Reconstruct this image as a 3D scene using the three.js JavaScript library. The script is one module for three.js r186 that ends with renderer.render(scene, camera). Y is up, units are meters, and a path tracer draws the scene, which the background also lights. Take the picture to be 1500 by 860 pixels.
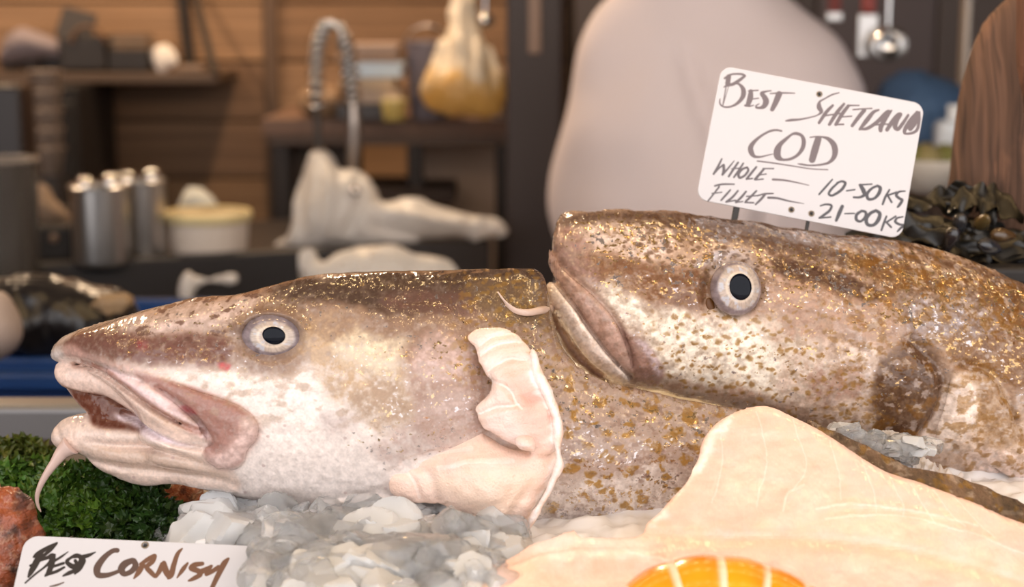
import * as THREE from 'three';
import { mergeGeometries, mergeVertices, toCreasedNormals } from 'three/addons/utils/BufferGeometryUtils.js';
import { RoundedBoxGeometry } from 'three/addons/geometries/RoundedBoxGeometry.js';

// ---------------------------------------------------------------- camera, sky, lamps, exposure
const FPX = 2308, PITCH = THREE.MathUtils.degToRad(10), CAM = new THREE.Vector3(0, 1.35, 0);
const scene = new THREE.Scene();
const camera = new THREE.PerspectiveCamera(2 * Math.atan(430 / FPX) * 180 / Math.PI, 1500 / 860, 0.05, 60);
camera.position.copy(CAM); camera.rotation.x = -PITCH;
camera.focus = 0.765; camera.userData.fStop = 7;
const renderer = new THREE.WebGLRenderer({ antialias: true });
renderer.toneMapping = THREE.LinearToneMapping;
renderer.toneMappingExposure = 0.92;
renderer.shadowMap.enabled = true;
const SKY = new THREE.Color().setRGB(1.0, 0.975, 0.985);      // even overcast sky, enters through the open stall front
scene.background = SKY; scene.backgroundIntensity = 2.5;
// strings of small warm bulbs over the counter: [x, y, z, length, bulbs, candela each]; warm pendant lamps by the plank wall: [x, y, z, candela]
const STRINGS = [[0.1, 1.74, -1.2, 1.7, 12, 0.075], [0.08, 1.78, -0.82, 1.6, 12, 0.045], [0.05, 1.70, -0.42, 1.5, 12, 0.026]], STRING_COLOR = new THREE.Color().setRGB(1.0, 0.66, 0.30);
const LAMPS = [[-1.3, 2.25, -2.95, 3.6], [-0.3, 2.25, -3.05, 4.0]], LAMP_COLOR = new THREE.Color().setRGB(1.0, 0.72, 0.46);

// ---------------------------------------------------------------- helpers
const RIGHT = new THREE.Vector3(1, 0, 0), UPV = new THREE.Vector3(0, Math.cos(PITCH), -Math.sin(PITCH)), FWD = new THREE.Vector3(0, -Math.sin(PITCH), -Math.cos(PITCH));
const P = (px, py, d) => CAM.clone().addScaledVector(FWD, d).addScaledVector(RIGHT, (px - 750) / FPX * d).addScaledVector(UPV, (430 - py) / FPX * d);   // a pixel at a chosen distance
// the point on the horizontal level y that a pixel points at
const onLevel = (px, py, y) => { const a = P(px, py, 1).sub(CAM); return CAM.clone().addScaledVector(a, (y - CAM.y) / a.y); };
const pxm = (n, d) => n * d / FPX;                          // length in metres of n pixels at distance d
function rng(seed) { return () => { seed = (seed + 0x6d2b79f5) | 0; let t = Math.imul(seed ^ (seed >>> 15), 1 | seed); t = (t + Math.imul(t ^ (t >>> 7), 61 | t)) ^ t; return ((t ^ (t >>> 14)) >>> 0) / 4294967296; }; }
const clamp = (x, a = 0, b = 1) => x < a ? a : x > b ? b : x, lerp = (a, b, t) => a + (b - a) * t;
const soft = (x, s) => x > 8 * s ? x : s * Math.log1p(Math.exp(x / s));      // rounded max(0, x)
const sst = (a, b, x) => { const t = clamp((x - a) / (b - a)); return t * t * (3 - 2 * t); };
function hsh(x, y, z) { let h = Math.imul(x, 374761393) + Math.imul(y, 668265263) + Math.imul(z, 1274126177) | 0; h = Math.imul(h ^ (h >>> 13), 1274126177); h ^= h >>> 16; return (h >>> 0) / 4294967296; }
function n2(x, y, s = 0) { const ix = Math.floor(x), iy = Math.floor(y); let u = x - ix, v = y - iy; u = u * u * (3 - 2 * u); v = v * v * (3 - 2 * v);
  const a = hsh(ix, iy, s), b = hsh(ix + 1, iy, s), c = hsh(ix, iy + 1, s), d = hsh(ix + 1, iy + 1, s); return a + (b - a) * u + (c - a + (a - b - c + d) * u) * v; }
function n3(X, Y, Z) { const x = 0.82 * X - 0.48 * Y + 0.31 * Z, y = 0.42 * X + 0.87 * Y + 0.26 * Z, z = -0.39 * X - 0.08 * Y + 0.91 * Z, iz = Math.floor(z); let w = z - iz; w = w * w * (3 - 2 * w); return lerp(n2(x, y, iz + 91), n2(x, y, iz + 92), w); }
function fbm(x, y, o = 4, s = 0) { let a = 0, g = 0.5, t = 0; for (let i = 0; i < o; i++) { a += g * n2(x, y, s + i * 7); t += g; const X = x; x = 1.66 * X - 1.17 * y; y = 1.17 * X + 1.66 * y; g *= 0.5; } return a / t; }
function fbm3(x, y, z, o = 3) { let a = 0, g = 0.5, t = 0; for (let i = 0; i < o; i++) { a += g * n3(x, y, z); t += g; x *= 2.03; y *= 2.03; z *= 2.03; g *= 0.5; } return a / t; }
function cells(x, y, s) { let m = 9, id = 0; const ix = Math.floor(x), iy = Math.floor(y); for (let j = -1; j < 2; j++) for (let i = -1; i < 2; i++) { const cx = ix + i, cy = iy + j, dx = cx + hsh(cx, cy, s) - x, dy = cy + hsh(cx, cy, s + 1) - y, d = dx * dx + dy * dy; if (d < m) { m = d; id = hsh(cx, cy, s + 2); } } return [Math.sqrt(m), id]; }

const taken = new Map();
function numbered(name) { const n = taken.get(name) ?? 0; taken.set(name, n + 1); return n ? name + '_' + String(n).padStart(3, '0') : name; }
function tag(o, label, category, group, kind) { o.userData.label = label; o.userData.category = category; if (group) o.userData.group = group; if (kind) o.userData.kind = kind; return o; }
function shade(o) { o.castShadow = true; o.receiveShadow = true; return o; }
function part(name, geo, mat, parent) { const m = shade(new THREE.Mesh(geo, mat)); m.name = name; parent.add(m); return m; }
function thing(name, label, category, pos, group) { const g = new THREE.Group(); g.name = numbered(name); if (pos) g.position.copy(pos); tag(g, label, category, group); scene.add(g); return g; }
function single(name, geo, mat, label, category, group, kind) { const m = shade(new THREE.Mesh(geo, mat)); m.name = numbered(name); tag(m, label, category, group, kind); scene.add(m); return m; }
function structure(name, geo, mat, parent) { const m = shade(new THREE.Mesh(geo, mat)); m.name = name; if (!parent) { m.userData.kind = 'structure'; scene.add(m); } else parent.add(m); return m; }
const std = (c, rough = 0.7, o = {}) => new THREE.MeshStandardMaterial({ color: c, roughness: rough, ...o });
const phy = (c, rough = 0.4, o = {}) => new THREE.MeshPhysicalMaterial({ color: c, roughness: rough, ...o });
const rbox = (w, h, d, r = 0.004, x = 0, y = 0, z = 0) => new RoundedBoxGeometry(w, h, d, 2, Math.min(r, w / 2.01, h / 2.01, d / 2.01)).translate(x, y, z);
const cyl = (r0, r1, h, n = 24, x = 0, y = 0, z = 0) => new THREE.CylinderGeometry(r1, r0, h, n).translate(x, y + h / 2, z);
const lathe = (pts, n = 36) => new THREE.LatheGeometry(pts.map(([x, y]) => new THREE.Vector2(x, y)), n);
function bar(a, b, r, n = 10) { const d = b.clone().sub(a), g = new THREE.CylinderGeometry(r, r, d.length(), n); g.applyQuaternion(new THREE.Quaternion().setFromUnitVectors(new THREE.Vector3(0, 1, 0), d.clone().normalize())); const c = a.clone().add(b).multiplyScalar(0.5); return g.translate(c.x, c.y, c.z); }
// a round tube of changing radius through points
function taper(pts, radii, seg = 40, around = 12, flat = 1) {
  const curve = new THREE.CatmullRomCurve3(pts), fr = curve.computeFrenetFrames(seg, false), pos = [], idx = [];
  for (let i = 0; i <= seg; i++) { const t = i / seg, c = curve.getPoint(t), f = t * (radii.length - 1), k = Math.min(Math.floor(f), radii.length - 2), r = lerp(radii[k], radii[k + 1], f - k);
    for (let j = 0; j < around; j++) { const a = j / around * 2 * Math.PI, v = c.clone().addScaledVector(fr.normals[i], Math.cos(a) * r).addScaledVector(fr.binormals[i], Math.sin(a) * r * flat); pos.push(v.x, v.y, v.z); } }
  for (let i = 0; i < seg; i++) for (let j = 0; j < around; j++) { const a = i * around + j, b = i * around + (j + 1) % around; idx.push(a, b, a + around, b, b + around, a + around); }
  const s = pos.length / 3, c0 = curve.getPoint(0), c1 = curve.getPoint(1); pos.push(c0.x, c0.y, c0.z, c1.x, c1.y, c1.z);
  for (let j = 0; j < around; j++) { idx.push(s, (j + 1) % around, j, s + 1, seg * around + j, seg * around + (j + 1) % around); }
  const g = new THREE.BufferGeometry(); g.setAttribute('position', new THREE.Float32BufferAttribute(pos, 3)); g.setIndex(idx); g.computeVertexNormals(); return g;
}
function merged(list) { return mergeGeometries(list.map((g) => { const c = g.index ? g.toNonIndexed() : g; for (const k of Object.keys(c.attributes)) if (k !== 'position' && k !== 'normal') c.deleteAttribute(k); return c; })); }
// DataTexture from a function of (u, v) giving 0..255 rgb
function dataTex(w, h, fn, srgb = true, wrap = false) { const d = new Uint8Array(w * h * 4); for (let j = 0, k = 0; j < h; j++) for (let i = 0; i < w; i++, k += 4) { const c = fn((i + 0.5) / w, (j + 0.5) / h, i, j); d[k] = c[0]; d[k + 1] = c[1]; d[k + 2] = c[2]; d[k + 3] = 255; }
  const t = new THREE.DataTexture(d, w, h); t.magFilter = THREE.LinearFilter; t.minFilter = THREE.LinearFilter; if (srgb) t.colorSpace = THREE.SRGBColorSpace; if (wrap) t.wrapS = t.wrapT = THREE.RepeatWrapping; t.needsUpdate = true; return t; }
// noise that repeats over n cells
function tile(x, y, n, s) { const ix = Math.floor(x), iy = Math.floor(y), m = (k) => ((k % n) + n) % n; let u = x - ix, v = y - iy; u = u * u * (3 - 2 * u); v = v * v * (3 - 2 * v); const a = hsh(m(ix), m(iy), s), b = hsh(m(ix + 1), m(iy), s), c = hsh(m(ix), m(iy + 1), s), d = hsh(m(ix + 1), m(iy + 1), s); return a + (b - a) * u + (c - a + (a - b - c + d) * u) * v; }
const bumpTex = (size, octs, seed) => dataTex(size, size, (u, v) => { let a = 0, t = 0; for (const [n, g] of octs) { a += g * tile(u * n, v * n, n, seed + n); t += g; } const b = clamp(a / t) * 255; return [b, b, b]; }, false, true);

// ---------------------------------------------------------------- surface from a field (naive surface nets)
function surfaceNets(nx, ny, nz, F, org, cell) {
  const pos = [], nor = [], idx = [], vi = new Int32Array(nx * ny * nz).fill(-1), sx = 1, sy = nx, sz = nx * ny, off = [0, sx, sy, sx + sy, sz, sx + sz, sy + sz, sx + sy + sz];
  const E = [[0, 1], [2, 3], [4, 5], [6, 7], [0, 2], [1, 3], [4, 6], [5, 7], [0, 4], [1, 5], [2, 6], [3, 7]], v = new Float64Array(8);
  for (let z = 0; z < nz - 1; z++) for (let y = 0; y < ny - 1; y++) for (let x = 0; x < nx - 1; x++) {
    const b = x + y * sy + z * sz; let m = 0;
    for (let i = 0; i < 8; i++) if (F[b + off[i]] < 0) m |= 1 << i;
    if (m === 0 || m === 255) continue;
    for (let i = 0; i < 8; i++) v[i] = F[b + off[i]];
    let px = 0, py = 0, pz = 0, n = 0;
    for (const [p, q] of E) { if ((v[p] < 0) === (v[q] < 0)) continue; const t = v[p] / (v[p] - v[q]); px += lerp(p & 1, q & 1, t); py += lerp(p >> 1 & 1, q >> 1 & 1, t); pz += lerp(p >> 2, q >> 2, t); n++; }
    px /= n; py /= n; pz /= n;
    // trilinear gradient inside the cell
    const gx = lerp(lerp(v[1] - v[0], v[3] - v[2], py), lerp(v[5] - v[4], v[7] - v[6], py), pz), gy = lerp(lerp(v[2] - v[0], v[3] - v[1], px), lerp(v[6] - v[4], v[7] - v[5], px), pz), gz = lerp(lerp(v[4] - v[0], v[5] - v[1], px), lerp(v[6] - v[2], v[7] - v[3], px), py), l = Math.hypot(gx, gy, gz) || 1;
    vi[b] = pos.length / 3; pos.push(org[0] + (x + px) * cell, org[1] + (y + py) * cell, org[2] + (z + pz) * cell); nor.push(gx / l, gy / l, gz / l);
  }
  const quad = (b, e, f, s) => { const q0 = vi[b], q1 = vi[b - e], q2 = vi[b - e - f], q3 = vi[b - f]; if (q0 < 0 || q1 < 0 || q2 < 0 || q3 < 0) return; if (s) idx.push(q0, q1, q2, q0, q2, q3); else idx.push(q0, q2, q1, q0, q3, q2); };
  for (let z = 1; z < nz - 1; z++) for (let y = 1; y < ny - 1; y++) for (let x = 1, b = 1 + y * sy + z * sz; x < nx - 1; x++, b++) {
    const s = F[b] < 0;
    if (s !== F[b + sx] < 0) quad(b, sy, sz, s);
    if (s !== F[b + sy] < 0) quad(b, sz, sx, s);
    if (s !== F[b + sz] < 0) quad(b, sx, sy, s);
  }
  const geo = new THREE.BufferGeometry(); geo.setAttribute('position', new THREE.Float32BufferAttribute(pos, 3)); geo.setAttribute('normal', new THREE.Float32BufferAttribute(nor, 3)); geo.setIndex(idx); return geo;
}
const smin = (a, b, k) => { const h = Math.max(k - Math.abs(a - b), 0); return Math.min(a, b) - h * h / (4 * k); };
// a closed smooth outline
function smooth(pts, n = 4) { const c = new THREE.CatmullRomCurve3(pts.map(([x, y]) => new THREE.Vector3(x, y, 0)), true, 'centripetal'); return c.getPoints(pts.length * n).slice(0, -1).map((p) => [p.x, p.y]); }
function polySd(P2, x, y) { let d = 1e9, s = 1; for (let i = 0, j = P2.length - 1; i < P2.length; j = i++) { const ex = P2[j][0] - P2[i][0], ey = P2[j][1] - P2[i][1], wx = x - P2[i][0], wy = y - P2[i][1], t = clamp((wx * ex + wy * ey) / (ex * ex + ey * ey || 1)), bx = wx - ex * t, by = wy - ey * t, q = bx * bx + by * by; if (q < d) d = q; const a = y >= P2[i][1], b = y < P2[j][1], c = ex * wy > ey * wx; if ((a && b && c) || (!a && !b && !c)) s = -s; } return s * Math.sqrt(d); }

// Modelling tool: rounded bodies ("pillows") swelled from outlines, joined smoothly, with ridges and grooves along strokes.
// Working frame: millimetres, x right, y up, z towards the viewer's side, at distance d0 in front of the stall's front.
function sculpt(o) {
  const { d0, cell = 1, box, zr, pillows, strokes = [], sym = true, axis = null, noise = null } = o, D = d0 * 1000;
  const L = (px, py, w = 0) => [(px - 750) / FPX * (D - w), (430 - py) / FPX * (D - w)];
  const a = L(box[0], box[3]), b = L(box[2], box[1]), nx = Math.ceil((b[0] - a[0]) / cell) + 1, ny = Math.ceil((b[1] - a[1]) / cell) + 1, nz = Math.ceil((zr[1] - zr[0]) / cell) + 1, N = nx * ny;
  const pxOf = (x) => 750 + x * FPX / D, pyOf = (y) => 430 - y * FPX / D;
  const made = [];
  for (const p of pillows) {
    const poly = smooth(p.poly).map(([x, y]) => L(x, y, typeof p.at === 'function' ? p.at(x, y) : p.at ?? 0)), sd = new Float32Array(N).fill(99), u = new Float32Array(N);
    let x0 = 1e9, x1 = -1e9, y0 = 1e9, y1 = -1e9; for (const [x, y] of poly) { x0 = Math.min(x0, x); x1 = Math.max(x1, x); y0 = Math.min(y0, y); y1 = Math.max(y1, y); }
    const mg = 10 + (p.r ?? 2) * 2, i0 = clamp(Math.floor((x0 - a[0] - mg) / cell), 0, nx - 1), i1 = clamp(Math.ceil((x1 - a[0] + mg) / cell), 0, nx - 1), j0 = clamp(Math.floor((y0 - a[1] - mg) / cell), 0, ny - 1), j1 = clamp(Math.ceil((y1 - a[1] + mg) / cell), 0, ny - 1);
    for (let j = j0; j <= j1; j++) for (let i = i0; i <= i1; i++) sd[i + j * nx] = -polySd(poly, a[0] + i * cell, a[1] + j * cell);
    const S = polySd(poly, poly[0][0] + 1e4, poly[0][1]) < 0 ? 1 : -1; for (let j = j0; j <= j1; j++) for (let i = i0; i <= i1; i++) sd[i + j * nx] *= S;   // negative inside
    // membrane over the outline: u = 0 on the outline, curvature even
    const dim = Math.max(6, Math.min(x1 - x0, y1 - y0) / cell), om = 2 / (1 + Math.sin(Math.PI / dim)), it = Math.ceil(2.6 * dim) + 30, nb = [-1, 1, -nx, nx], ins = [], wt = [];
    for (let j = Math.max(1, j0); j <= Math.min(ny - 2, j1); j++) for (let i = Math.max(1, i0); i <= Math.min(nx - 2, i1); i++) { const c = i + j * nx; if (sd[c] >= 0) continue; let ws = 0; for (const q of nb) { const e = c + q; ws += sd[e] < 0 ? 1 : 1 / Math.max(0.15, sd[c] / (sd[c] - sd[e])); } ins.push(c); wt.push(1 / ws); }
    const I = Int32Array.from(ins), Wt = Float32Array.from(wt), src = 2 * cell * cell;
    for (let k = 0; k < it; k++) { const o1 = k < 3 ? 1 : om; for (let n = 0; n < I.length; n++) { const c = I[n], v = u[c] + o1 * ((u[c - 1] + u[c + 1] + u[c - nx] + u[c + nx] + src) * Wt[n] - u[c]); u[c] = v > 0 ? v : 0; } }
    let um = 1e-6; for (let c = 0; c < N; c++) if (u[c] > um) um = u[c];
    for (let j = j0; j <= j1; j++) for (let i = i0; i <= i1; i++) { const c = i + j * nx; if (sd[c] < 0) continue; let s = 0, n = 0; for (const q of nb) { const e = c + q; if (e >= 0 && e < N && sd[e] < -0.02 && sd[c] < 2 * cell) { s -= u[e] * sd[c] / -sd[e]; n++; } } u[c] = n ? Math.max(s / n, -um) : -2 * Math.sqrt(um) * sd[c]; }
    const g2 = new Float32Array(N).fill(4 * um), W0 = new Float32Array(N), K = new Float32Array(N), H = new Float32Array(N);
    for (let j = Math.max(j0, 1); j <= Math.min(j1, ny - 2); j++) for (let i = Math.max(i0, 1); i <= Math.min(i1, nx - 2); i++) { const c = i + j * nx; g2[c] = sd[c] > 2 * cell ? 4 * um : ((u[c + 1] - u[c - 1]) ** 2 + (u[c + nx] - u[c - nx]) ** 2) / (4 * cell * cell); }
    const ref = p.follow !== undefined ? made[p.follow] : null;
    for (let j = j0; j <= j1; j++) for (let i = i0; i <= i1; i++) { const c = i + j * nx, px = pxOf(a[0] + i * cell), py = pyOf(a[1] + j * cell);
      W0[c] = ref ? ref.H[c] + (typeof p.off === 'function' ? p.off(px, py) : p.off ?? 0) : typeof p.w0 === 'function' ? p.w0(px, py) : p.w0 ?? 0;
      K[c] = p.t ? p.t / Math.sqrt(um) : typeof p.k === 'function' ? p.k(px, py) : p.k ?? 1; H[c] = W0[c] + K[c] * Math.sqrt(Math.max(u[c], 0)); }
    made.push({ p, u, g2, W0, K, H, i0, i1, j0, j1 });
  }
  const Dm = new Float32Array(N);
  for (const s of strokes) { const c = s.pts.length > 2 ? new THREE.CatmullRomCurve3(s.pts.map(([x, y]) => new THREE.Vector3(x, y, 0)), !!s.closed, 'centripetal').getPoints(s.pts.length * 8) : s.pts.map(([x, y]) => new THREE.Vector3(x, y, 0)), q = c.map((v) => L(v.x, v.y, typeof s.at === 'function' ? s.at(v.x, v.y) : s.at ?? o.at ?? 0)), w = s.w;
    const best = new Map();
    for (let n = 0; n < q.length - 1; n++) { const [ax, ay] = q[n], [bx, by] = q[n + 1], fade = s.fade ? Math.sin(Math.PI * clamp((n + 0.5) / (q.length - 1))) ** 0.6 : 1;
      for (let j = Math.max(0, Math.floor((Math.min(ay, by) - 3 * w - a[1]) / cell)); j <= Math.min(ny - 1, (Math.max(ay, by) + 3 * w - a[1]) / cell); j++) for (let i = Math.max(0, Math.floor((Math.min(ax, bx) - 3 * w - a[0]) / cell)); i <= Math.min(nx - 1, (Math.max(ax, bx) + 3 * w - a[0]) / cell); i++) {
        const x = a[0] + i * cell - ax, y = a[1] + j * cell - ay, ex = bx - ax, ey = by - ay, t = clamp((x * ex + y * ey) / (ex * ex + ey * ey || 1)), d2 = (x - ex * t) ** 2 + (y - ey * t) ** 2, v = fade * Math.exp(-d2 / (w * w)), k = i + j * nx; if (v > (best.get(k) ?? 0)) best.set(k, v); } }
    for (const [k, v] of best) Dm[k] += s.h * v; }
  if (o.dents) for (const [px, py, rx, ry, h, rot = 0] of o.dents) { const [cx, cy] = L(px, py, o.at ?? 0), sc = (D - (o.at ?? 0)) / FPX, ax = rx * sc, ay = ry * sc, cr = Math.cos(rot), sr = Math.sin(rot);
    for (let j = 0; j < ny; j++) for (let i = 0; i < nx; i++) { const x = a[0] + i * cell - cx, y = a[1] + j * cell - cy, r = ((x * cr + y * sr) / ax) ** 2 + ((-x * sr + y * cr) / ay) ** 2; if (r < 6) Dm[i + j * nx] += h * Math.exp(-r * r * 0.8); } }
  const F = new Float32Array(nx * ny * nz).fill(20);
  for (let j = 0; j < ny; j++) for (let i = 0; i < nx; i++) { const c = i + j * nx, near = made.filter((m) => i >= m.i0 && i <= m.i1 && j >= m.j0 && j <= m.j1); if (!near.length) continue;
    const sh = axis ? axis(pxOf(a[0] + i * cell), pyOf(a[1] + j * cell)) : 0;
    for (let k = 0; k < nz; k++) { const z = zr[0] + k * cell - sh, zz = sym ? Math.abs(z) : z; let f = 20, first = true;
      for (const m of near) { const dz = zz - m.W0[c], kk = m.K[c] * m.K[c], v = (dz * dz / kk - m.u[c]) / Math.sqrt((2 * dz / kk) ** 2 + m.g2[c] + 0.3); const q = Math.max(-20, Math.min(20, v));
        if (m.p.sub) f = -smin(-f, q, m.p.r ?? 2); else if (first) { f = q; first = false; } else f = smin(f, q, m.p.r ?? 2); }
      if (f < 12 && f > -12) { f -= Dm[c]; if (noise && f < 4 && f > -4) f -= noise(a[0] + i * cell, a[1] + j * cell, z); }
      F[c + k * N] = f; } }
  for (let j = 0; j < ny; j++) for (let i = 0; i < nx; i++) { F[i + j * nx] = Math.max(F[i + j * nx], 0.1); F[i + j * nx + (nz - 1) * N] = Math.max(F[i + j * nx + (nz - 1) * N], 0.1); if (!i || !j || i === nx - 1 || j === ny - 1) for (let k = 0; k < nz; k++) F[i + j * nx + k * N] = Math.max(F[i + j * nx + k * N], 0.1); }
  const geo = surfaceNets(nx, ny, nz, F, [a[0], a[1], zr[0]], cell), pos = geo.attributes.position, n = pos.count, uv = new Float32Array(n * 2), uv1 = new Float32Array(n * 2);
  const wp = o.at ?? 0, pb = o.paint ?? box;
  for (let i = 0; i < n; i++) { const x = pos.getX(i), y = pos.getY(i), z = pos.getZ(i), qx = 750 + x * FPX / (D - wp), qy = 430 - y * FPX / (D - wp); uv[i * 2] = (qx - pb[0]) / (pb[2] - pb[0]); uv[i * 2 + 1] = (pb[3] - qy) / (pb[3] - pb[1]); uv1[i * 2] = x / 100; uv1[i * 2 + 1] = y / 100; pos.setXYZ(i, x / 1000, y / 1000, z / 1000); }
  geo.setAttribute('uv', new THREE.BufferAttribute(uv, 2)); geo.setAttribute('uv1', new THREE.BufferAttribute(uv1, 2));
  geo.userData.front = (px, py, w = wp) => { const [x, y] = L(px, py, w), i = clamp(Math.round((x - a[0]) / cell), 0, nx - 1), j = clamp(Math.round((y - a[1]) / cell), 0, ny - 1); for (let k = nz - 1; k > 0; k--) if (F[i + j * nx + k * N] < 0) return new THREE.Vector3(x / 1000, y / 1000, (zr[0] + k * cell) / 1000); return null; };
  return geo;
}
// group in the modelling frame of sculpt(); local() gives a point of that frame from a pixel and a depth offset in mm
function modelGroup(name, label, category, d0, group) { const g = thing(name, label, category, CAM.clone().addScaledVector(FWD, d0), group); g.rotation.x = -PITCH; return g; }
const local = (px, py, w, d0) => new THREE.Vector3((px - 750) / FPX * (d0 - w / 1000), (430 - py) / FPX * (d0 - w / 1000), w / 1000);
// move the group's origin to the base of what it holds
function rebase(g) { g.updateMatrixWorld(true); const bx = new THREE.Box3(); for (const c of g.children) { c.geometry.computeBoundingBox(); bx.union(c.geometry.boundingBox.clone().applyMatrix4(c.matrix)); } const s = bx.getCenter(new THREE.Vector3()); s.y = bx.min.y; for (const c of g.children) c.position.sub(s); g.position.add(s.clone().applyEuler(g.rotation)); return g; }

// masks for skin patterns: filled outline with soft edge, one value per photo pixel of the box
function mask(box, poly, blur) { const w = Math.ceil(box[2] - box[0]), h = Math.ceil(box[3] - box[1]), c = document.createElement('canvas'); c.width = w; c.height = h; const x = c.getContext('2d'); x.fillStyle = '#000'; x.fillRect(0, 0, w, h); x.fillStyle = '#fff'; x.beginPath(); smooth(poly).forEach(([a, b], i) => i ? x.lineTo(a - box[0], b - box[1]) : x.moveTo(a - box[0], b - box[1])); x.fill();
  const d = x.getImageData(0, 0, w, h).data; let m = new Float32Array(w * h); for (let i = 0; i < w * h; i++) m[i] = d[i * 4] / 255;
  for (let pass = 0; pass < 3; pass++) { const r = Math.max(1, Math.round(blur / 2)), t = new Float32Array(w * h); for (let j = 0; j < h; j++) { let s = 0; for (let i = -r; i <= r; i++) s += m[j * w + clamp(i, 0, w - 1)]; for (let i = 0; i < w; i++) { t[j * w + i] = s / (2 * r + 1); s += m[j * w + Math.min(w - 1, i + r + 1)] - m[j * w + Math.max(0, i - r)]; } } for (let i = 0; i < w; i++) { let s = 0; for (let j = -r; j <= r; j++) s += t[clamp(j, 0, h - 1) * w + i]; for (let j = 0; j < h; j++) { m[j * w + i] = s / (2 * r + 1); s += t[Math.min(h - 1, j + r + 1) * w + i] - t[Math.max(0, j - r) * w + i]; } } }
  let bx0 = 1e9, bx1 = -1e9, by0 = 1e9, by1 = -1e9; for (const [a, b] of poly) { bx0 = Math.min(bx0, a); bx1 = Math.max(bx1, a); by0 = Math.min(by0, b); by1 = Math.max(by1, b); } const e = blur * 1.6 + 8; bx0 -= e; bx1 += e; by0 -= e; by1 += e;
  return (px, py) => { if (px < bx0 || px > bx1 || py < by0 || py > by1) return 0; const X = clamp(px - box[0], 0, w - 1.01), Y = clamp(py - box[1], 0, h - 1.01), i = Math.floor(X), j = Math.floor(Y), u = X - i, v = Y - j, k = j * w + i; return lerp(lerp(m[k], m[k + 1], u), lerp(m[k + w], m[k + w + 1], u), v); }; }
// layers: [outline, softness px, colour, strength, ragged px, grain]
function skinTex(box, W, base, layers, extra) { const H = Math.round(W * (box[3] - box[1]) / (box[2] - box[0])), ms = layers.map(([poly, blur, col, al, rag = 10, gr = 0]) => ({ f: mask(box, poly, blur), col, al, rag, gr }));
  return dataTex(W, H, (u, v) => { const px = box[0] + u * (box[2] - box[0]), py = box[3] - v * (box[3] - box[1]); const w1 = fbm(px / 38, py / 38, 4, 3) - 0.5, w2 = fbm(px / 38, py / 38, 4, 50) - 0.5, w3 = fbm(px / 7, py / 7, 3, 80) - 0.5; let c = [base[0], base[1], base[2]];
    ms.forEach((m, i) => { let a = m.f(px + w1 * m.rag * 4, py + w2 * m.rag * 4) * m.al; if (a < 0.003) return; if (m.gr) a = clamp(a * (1 + m.gr * 3 * w3) ); c = [lerp(c[0], m.col[0], a), lerp(c[1], m.col[1], a), lerp(c[2], m.col[2], a)]; });
    c = extra ? extra(px, py, c, w1, w2, w3) : c; return [clamp(c[0], 0, 255), clamp(c[1], 0, 255), clamp(c[2], 0, 255)]; }); }
const mixc = (c, d, a) => [lerp(c[0], d[0], a), lerp(c[1], d[1], a), lerp(c[2], d[2], a)];
// ---------------------------------------------------------------- the stall shell
const woodTex = (seed, a, b) => dataTex(512, 128, (u, v) => { const g = fbm(u * 3 + seed, v * 26 + fbm(u * 2, v * 2, 2, seed) * 5, 4, seed), k = sst(0.35, 0.75, g); const c = mixc(a, b, k), kn = 1 - sst(0.02, 0.05, Math.hypot((u - hsh(seed, 1, 2)) * 2.2, (v - hsh(seed, 3, 4)) * 0.6)); return mixc(c, [62, 40, 26], kn * 0.7); });
const plankMats = [[[128, 96, 68], [150, 116, 84]], [[116, 86, 60], [140, 106, 76]], [[134, 102, 74], [160, 124, 92]], [[110, 82, 60], [134, 102, 76]]].map(([a, b], i) => new THREE.MeshStandardMaterial({ map: woodTex(i + 3, a, b), roughness: 0.72 }));
structure('floor', new THREE.BoxGeometry(9, 0.1, 14).translate(0, -0.05, 3), std(0xb9b0a6, 0.7));
structure('ceiling', new THREE.BoxGeometry(6.4, 0.12, 4.2).translate(0, 2.76, -1.75), std(0x8f877e, 0.9));
structure('wall_left', new THREE.BoxGeometry(0.12, 2.8, 4.0).translate(-2.66, 1.4, -1.75), std(0x7d6450, 0.85));
structure('wall_right', new THREE.BoxGeometry(0.12, 2.8, 4.0).translate(2.66, 1.4, -1.75), std(0x4d433e, 0.85));
const wallBack = new THREE.Group(); wallBack.name = 'wall_back'; wallBack.userData.kind = 'structure'; scene.add(wallBack);
structure('backing', new THREE.BoxGeometry(5.4, 2.8, 0.1).translate(0, 1.4, -3.72), std(0x33261d, 0.9), wallBack);
{ const h = 0.134, rows = 20, variants = {}; const cuts = [-2.6, -1.72, -0.548, 0.12];
  for (let r = 0; r < rows; r++) for (let s = 0; s < 3; s++) { const x0 = cuts[s] + (s && s < 2 && r % 2 ? 0.24 : 0), x1 = cuts[s + 1] + (s < 1 && r % 2 ? 0.24 : 0), w = x1 - x0 - 0.005, key = w.toFixed(3); variants[key] ??= rbox(w, h - 0.006, 0.024, 0.003); const m = structure('plank', variants[key], plankMats[(r * 7 + s * 3 + (r >> 1)) % 4], wallBack); m.position.set((x0 + x1) / 2, 0.04 + h * (r + 0.5), -3.655); }
  for (let k = 0; k < 9; k++) { const m = structure('dark_panel', rbox(0.27, 2.62, 0.03, 0.004), std([0x4a4140, 0x443b3a, 0x50474a][k % 3], 0.6), wallBack); m.position.set(0.28 + k * 0.275, 1.36, -3.65); } }
structure('trim_1', rbox(0.03, 2.6, 0.02, 0.003).translate(-0.548, 1.35, -3.632), std(0x5b4534, 0.7));
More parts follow.
